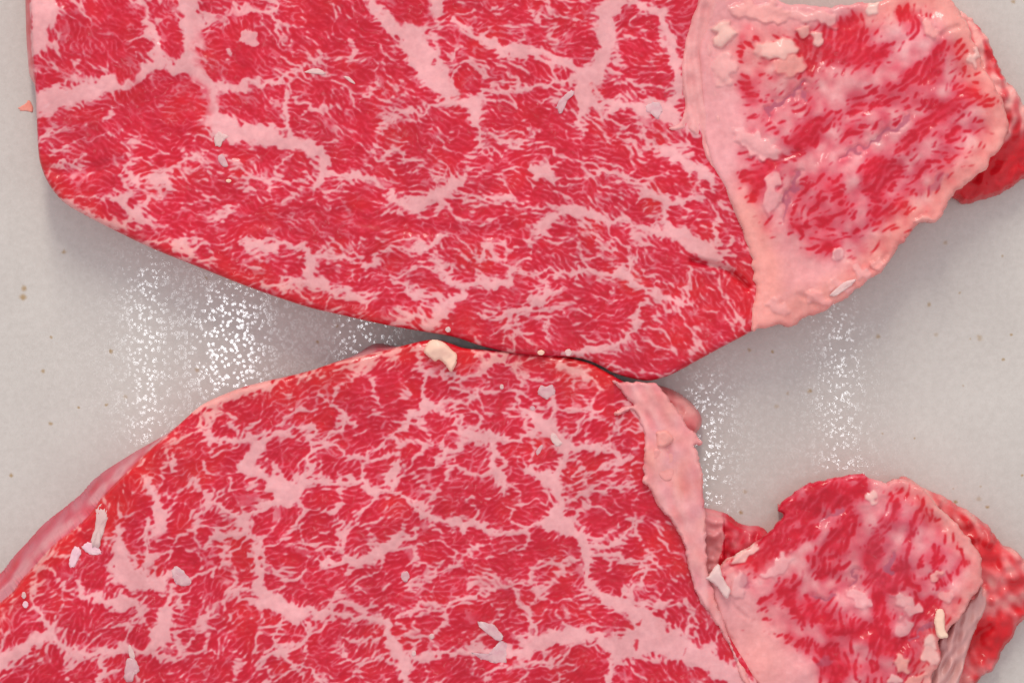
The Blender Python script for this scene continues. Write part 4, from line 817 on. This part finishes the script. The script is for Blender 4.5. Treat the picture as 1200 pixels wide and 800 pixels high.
# ---- loose scraps of fat lying on the steaks
def top_z(x, y):
    best = 0
    for k in ('upper', 'lower', 'ucap', 'lcap'):
        if sample(SDF[k], np.array([x]), np.array([y]))[0] > 0: best = max(best, float(sample(ZT[k], np.array([float(x)]), np.array([float(y)]))[0]))
    return best
def scrap(label, pts, thick=2.2, mat=None, seed=0, cat='fat scrap', name='fat_scrap', on_plate=False):
    r = random.Random(seed); q = spline(pts + pts[:1], 4)[:-1]
    cx, cy = q.mean(0); z0 = .3 if on_plate else top_z(cx, cy) + .2
    k = S * (1 - z0 * S / H); thick *= .5
    o0 = Vector(((cx - 600) * k, (400 - cy) * k, z0 * S))
    bm = bmesh.new(); rings_ = []
    for sc, zz in ((1.0, -.8), (1.03, .35), (.8, .85), (.45, 1.0)):
        ring = []
        for x, y in q:
            j = 1 + (r.uniform(-.10, .10))
            ring.append(bm.verts.new(((x - cx) * sc * j * k, -(y - cy) * sc * j * k, thick * S * (zz + (r.uniform(-.25, .25) if zz > 0 else 0)))))
        rings_.append(ring)
    n = len(q)
    for a, b in zip(rings_[:-1], rings_[1:]):
        for i in range(n): bm.faces.new((a[i], b[i], b[(i + 1) % n], a[(i + 1) % n]))
    c = bm.verts.new((0, 0, thick * S * 1.05))
    for i in range(n): bm.faces.new((rings_[-1][i], c, rings_[-1][(i + 1) % n]))
    bm.faces.new(list(reversed(rings_[0])))
    bmesh.ops.recalc_face_normals(bm, faces=bm.faces)
    for f in bm.faces: f.smooth = r.random() < .8
    me = bpy.data.meshes.new(name); bm.to_mesh(me); bm.free(); me.materials.append(mat or WHITE_FAT)
    o = put(name, me); o.location = o0
    return tag(o, label, cat, 'loose scraps of fat on the steaks')
def dot(x, y, rx, ry=None):
    ry = ry or rx; return [(x + rx * math.cos(a), y + ry * math.sin(a)) for a in [i * 2 * math.pi / 7 + .3 for i in range(7)]]
scrap('white crumb on the pale vein left of the oval red patch on the upper steak', [(252, 158), (256, 154), (262, 157), (268, 160), (261, 166), (258, 172), (252, 169)], 3, seed=1)
scrap('pale upright crumb just below the white crumb on the upper steak', [(256, 183), (260, 181), (265, 188), (267, 195), (262, 195), (257, 190)], 3, SCRAP, 2)
scrap('tiny cream crumb near the lower left edge of the upper steak', dot(268, 212, 3, 2), 2, CREAM_FAT, 3)
scrap('long thin white sliver lying on red meat in the upper steak', [(356, 85), (366, 81), (376, 82), (381, 87), (372, 87), (363, 86)], 2, seed=4)
scrap('short slanting sliver right of the long white sliver on the upper steak', [(403, 90), (408, 90), (414, 95), (416, 99), (410, 96)], 2, seed=5)
scrap('clear slanting scrap on the red island left of the tall vein on the upper steak', [(652, 126), (656, 117), (664, 110), (670, 106), (672, 111), (665, 118), (661, 127), (657, 133)], 1.6, SCRAP, 6)
scrap('rounded translucent scrap on the vein beside the fat seam of the upper steak', [(757, 124), (765, 120), (774, 122), (775, 133), (770, 139), (763, 133), (757, 130)], 1.8, SCRAP, 7)
scrap('tiny white grain near the bottom edge of the upper steak above the fat curl', dot(525, 386, 3.2), 2.4, seed=8)
scrap('small white grain on the bottom rim of the upper steak above the lower steak', dot(666, 413, 4, 4), 2.6, seed=9)
scrap('flat pale grain on the bottom rim of the upper steak left of the white grain', dot(634, 413, 4, 3), 2, CREAM_FAT, 10)
scrap('angular lilac flake on dark red meat near the top edge of the lower steak', [(630, 459), (634, 452), (641, 453), (646, 451), (650, 459), (642, 467), (633, 464)], 2.2, SCRAP, 11)
scrap('white flake on the wide vein below the angular lilac flake of the lower steak', [(645, 509), (650, 507), (654, 513), (658, 519), (653, 523), (646, 516)], 2.6, seed=12)
scrap('faint thin sliver left of the white flake on the lower steak', [(628, 529), (633, 522), (636, 522), (633, 530), (629, 533)], 1.5, SCRAP, 13)
scrap('tiny white grain below the fat curl on the lower steak', dot(588, 453, 2.2, 3), 2, seed=14)
scrap('tiny clear grain under the angular lilac flake of the lower steak', dot(624, 478, 3, 2.5), 1.6, SCRAP, 15)
scrap('long white strip of fat on the left rim of the lower steak', [(112, 596), (120, 592), (127, 594), (127, 604), (123, 618), (118, 632), (117, 640), (109, 640), (107, 632), (112, 616)], 5, seed=16)
scrap('ragged white fat piece at the foot of the long strip on the lower steak', [(96, 640), (103, 635), (110, 637), (117, 643), (118, 648), (109, 650), (101, 646)], 3.4, LILAC_FAT, 17)
scrap('ragged pale fat piece left of the strip foot on the lower steak', [(82, 653), (86, 642), (92, 641), (95, 647), (91, 656), (86, 664), (81, 661)], 3.4, LILAC_FAT, 18)
scrap('small white grain on the far left rim of the lower steak', dot(28, 697, 2.6, 4), 2.6, seed=19)
scrap('small pale crumb just under the white grain on the far left rim', dot(30, 708, 3.4, 4), 2.2, LILAC_FAT, 20)
scrap('lilac six sided flake at the left of the lower steak', [(201, 668), (206, 664), (213, 667), (218, 673), (224, 681), (218, 686), (209, 685), (204, 678)], 2, SCRAP, 21)
scrap('upright white needle of fat near the bottom left of the lower steak', [(150, 758), (153, 756), (158, 767), (157, 771), (152, 769)], 3, seed=22)
scrap('translucent lump of fat under the white needle on the lower steak', [(149, 772), (157, 771), (161, 777), (163, 785), (158, 790), (155, 797), (147, 796), (146, 786)], 3.4, SCRAP, 23)
scrap('smaller clear flake above the large pale flake on the lower steak', [(560, 728), (567, 729), (577, 731), (584, 738), (589, 746), (583, 750), (573, 743), (564, 736)], 1.6, SCRAP, 24)
scrap('large ragged pale flake on the white vein at the bottom of the lower steak', [(553, 764), (562, 767), (572, 766), (580, 757), (587, 751), (593, 754), (594, 767), (593, 777), (584, 777), (572, 774), (562, 771)], 1.8, SCRAP, 25)
scrap('small glassy crumb on the lower steak left of centre', dot(475, 675, 5, 6), 2, SCRAP, 26)
scrap('tiny white grain in red meat left of the two pale flakes on the lower steak', dot(506, 745, 3, 3), 2.4, seed=27)
scrap('tiny pale grain on the vein below left of the tiny white grain', dot(485, 765, 2.6, 3.2), 2, seed=28)
scrap('white sliver on the bottom rim of the upper steak fat cap', [(972, 346), (980, 338), (990, 330), (1001, 328), (999, 333), (988, 341), (978, 347)], 3, seed=29)
o = scrap('small wet red shred of meat on the plate beside the upper steak', [(21, 127), (26, 124), (31, 121), (33, 118), (37, 122), (38, 131), (32, 130), (25, 130)], 1.2, SALMON_FAT, 30, 'meat shred', 'meat_shred', True)
del o['group']
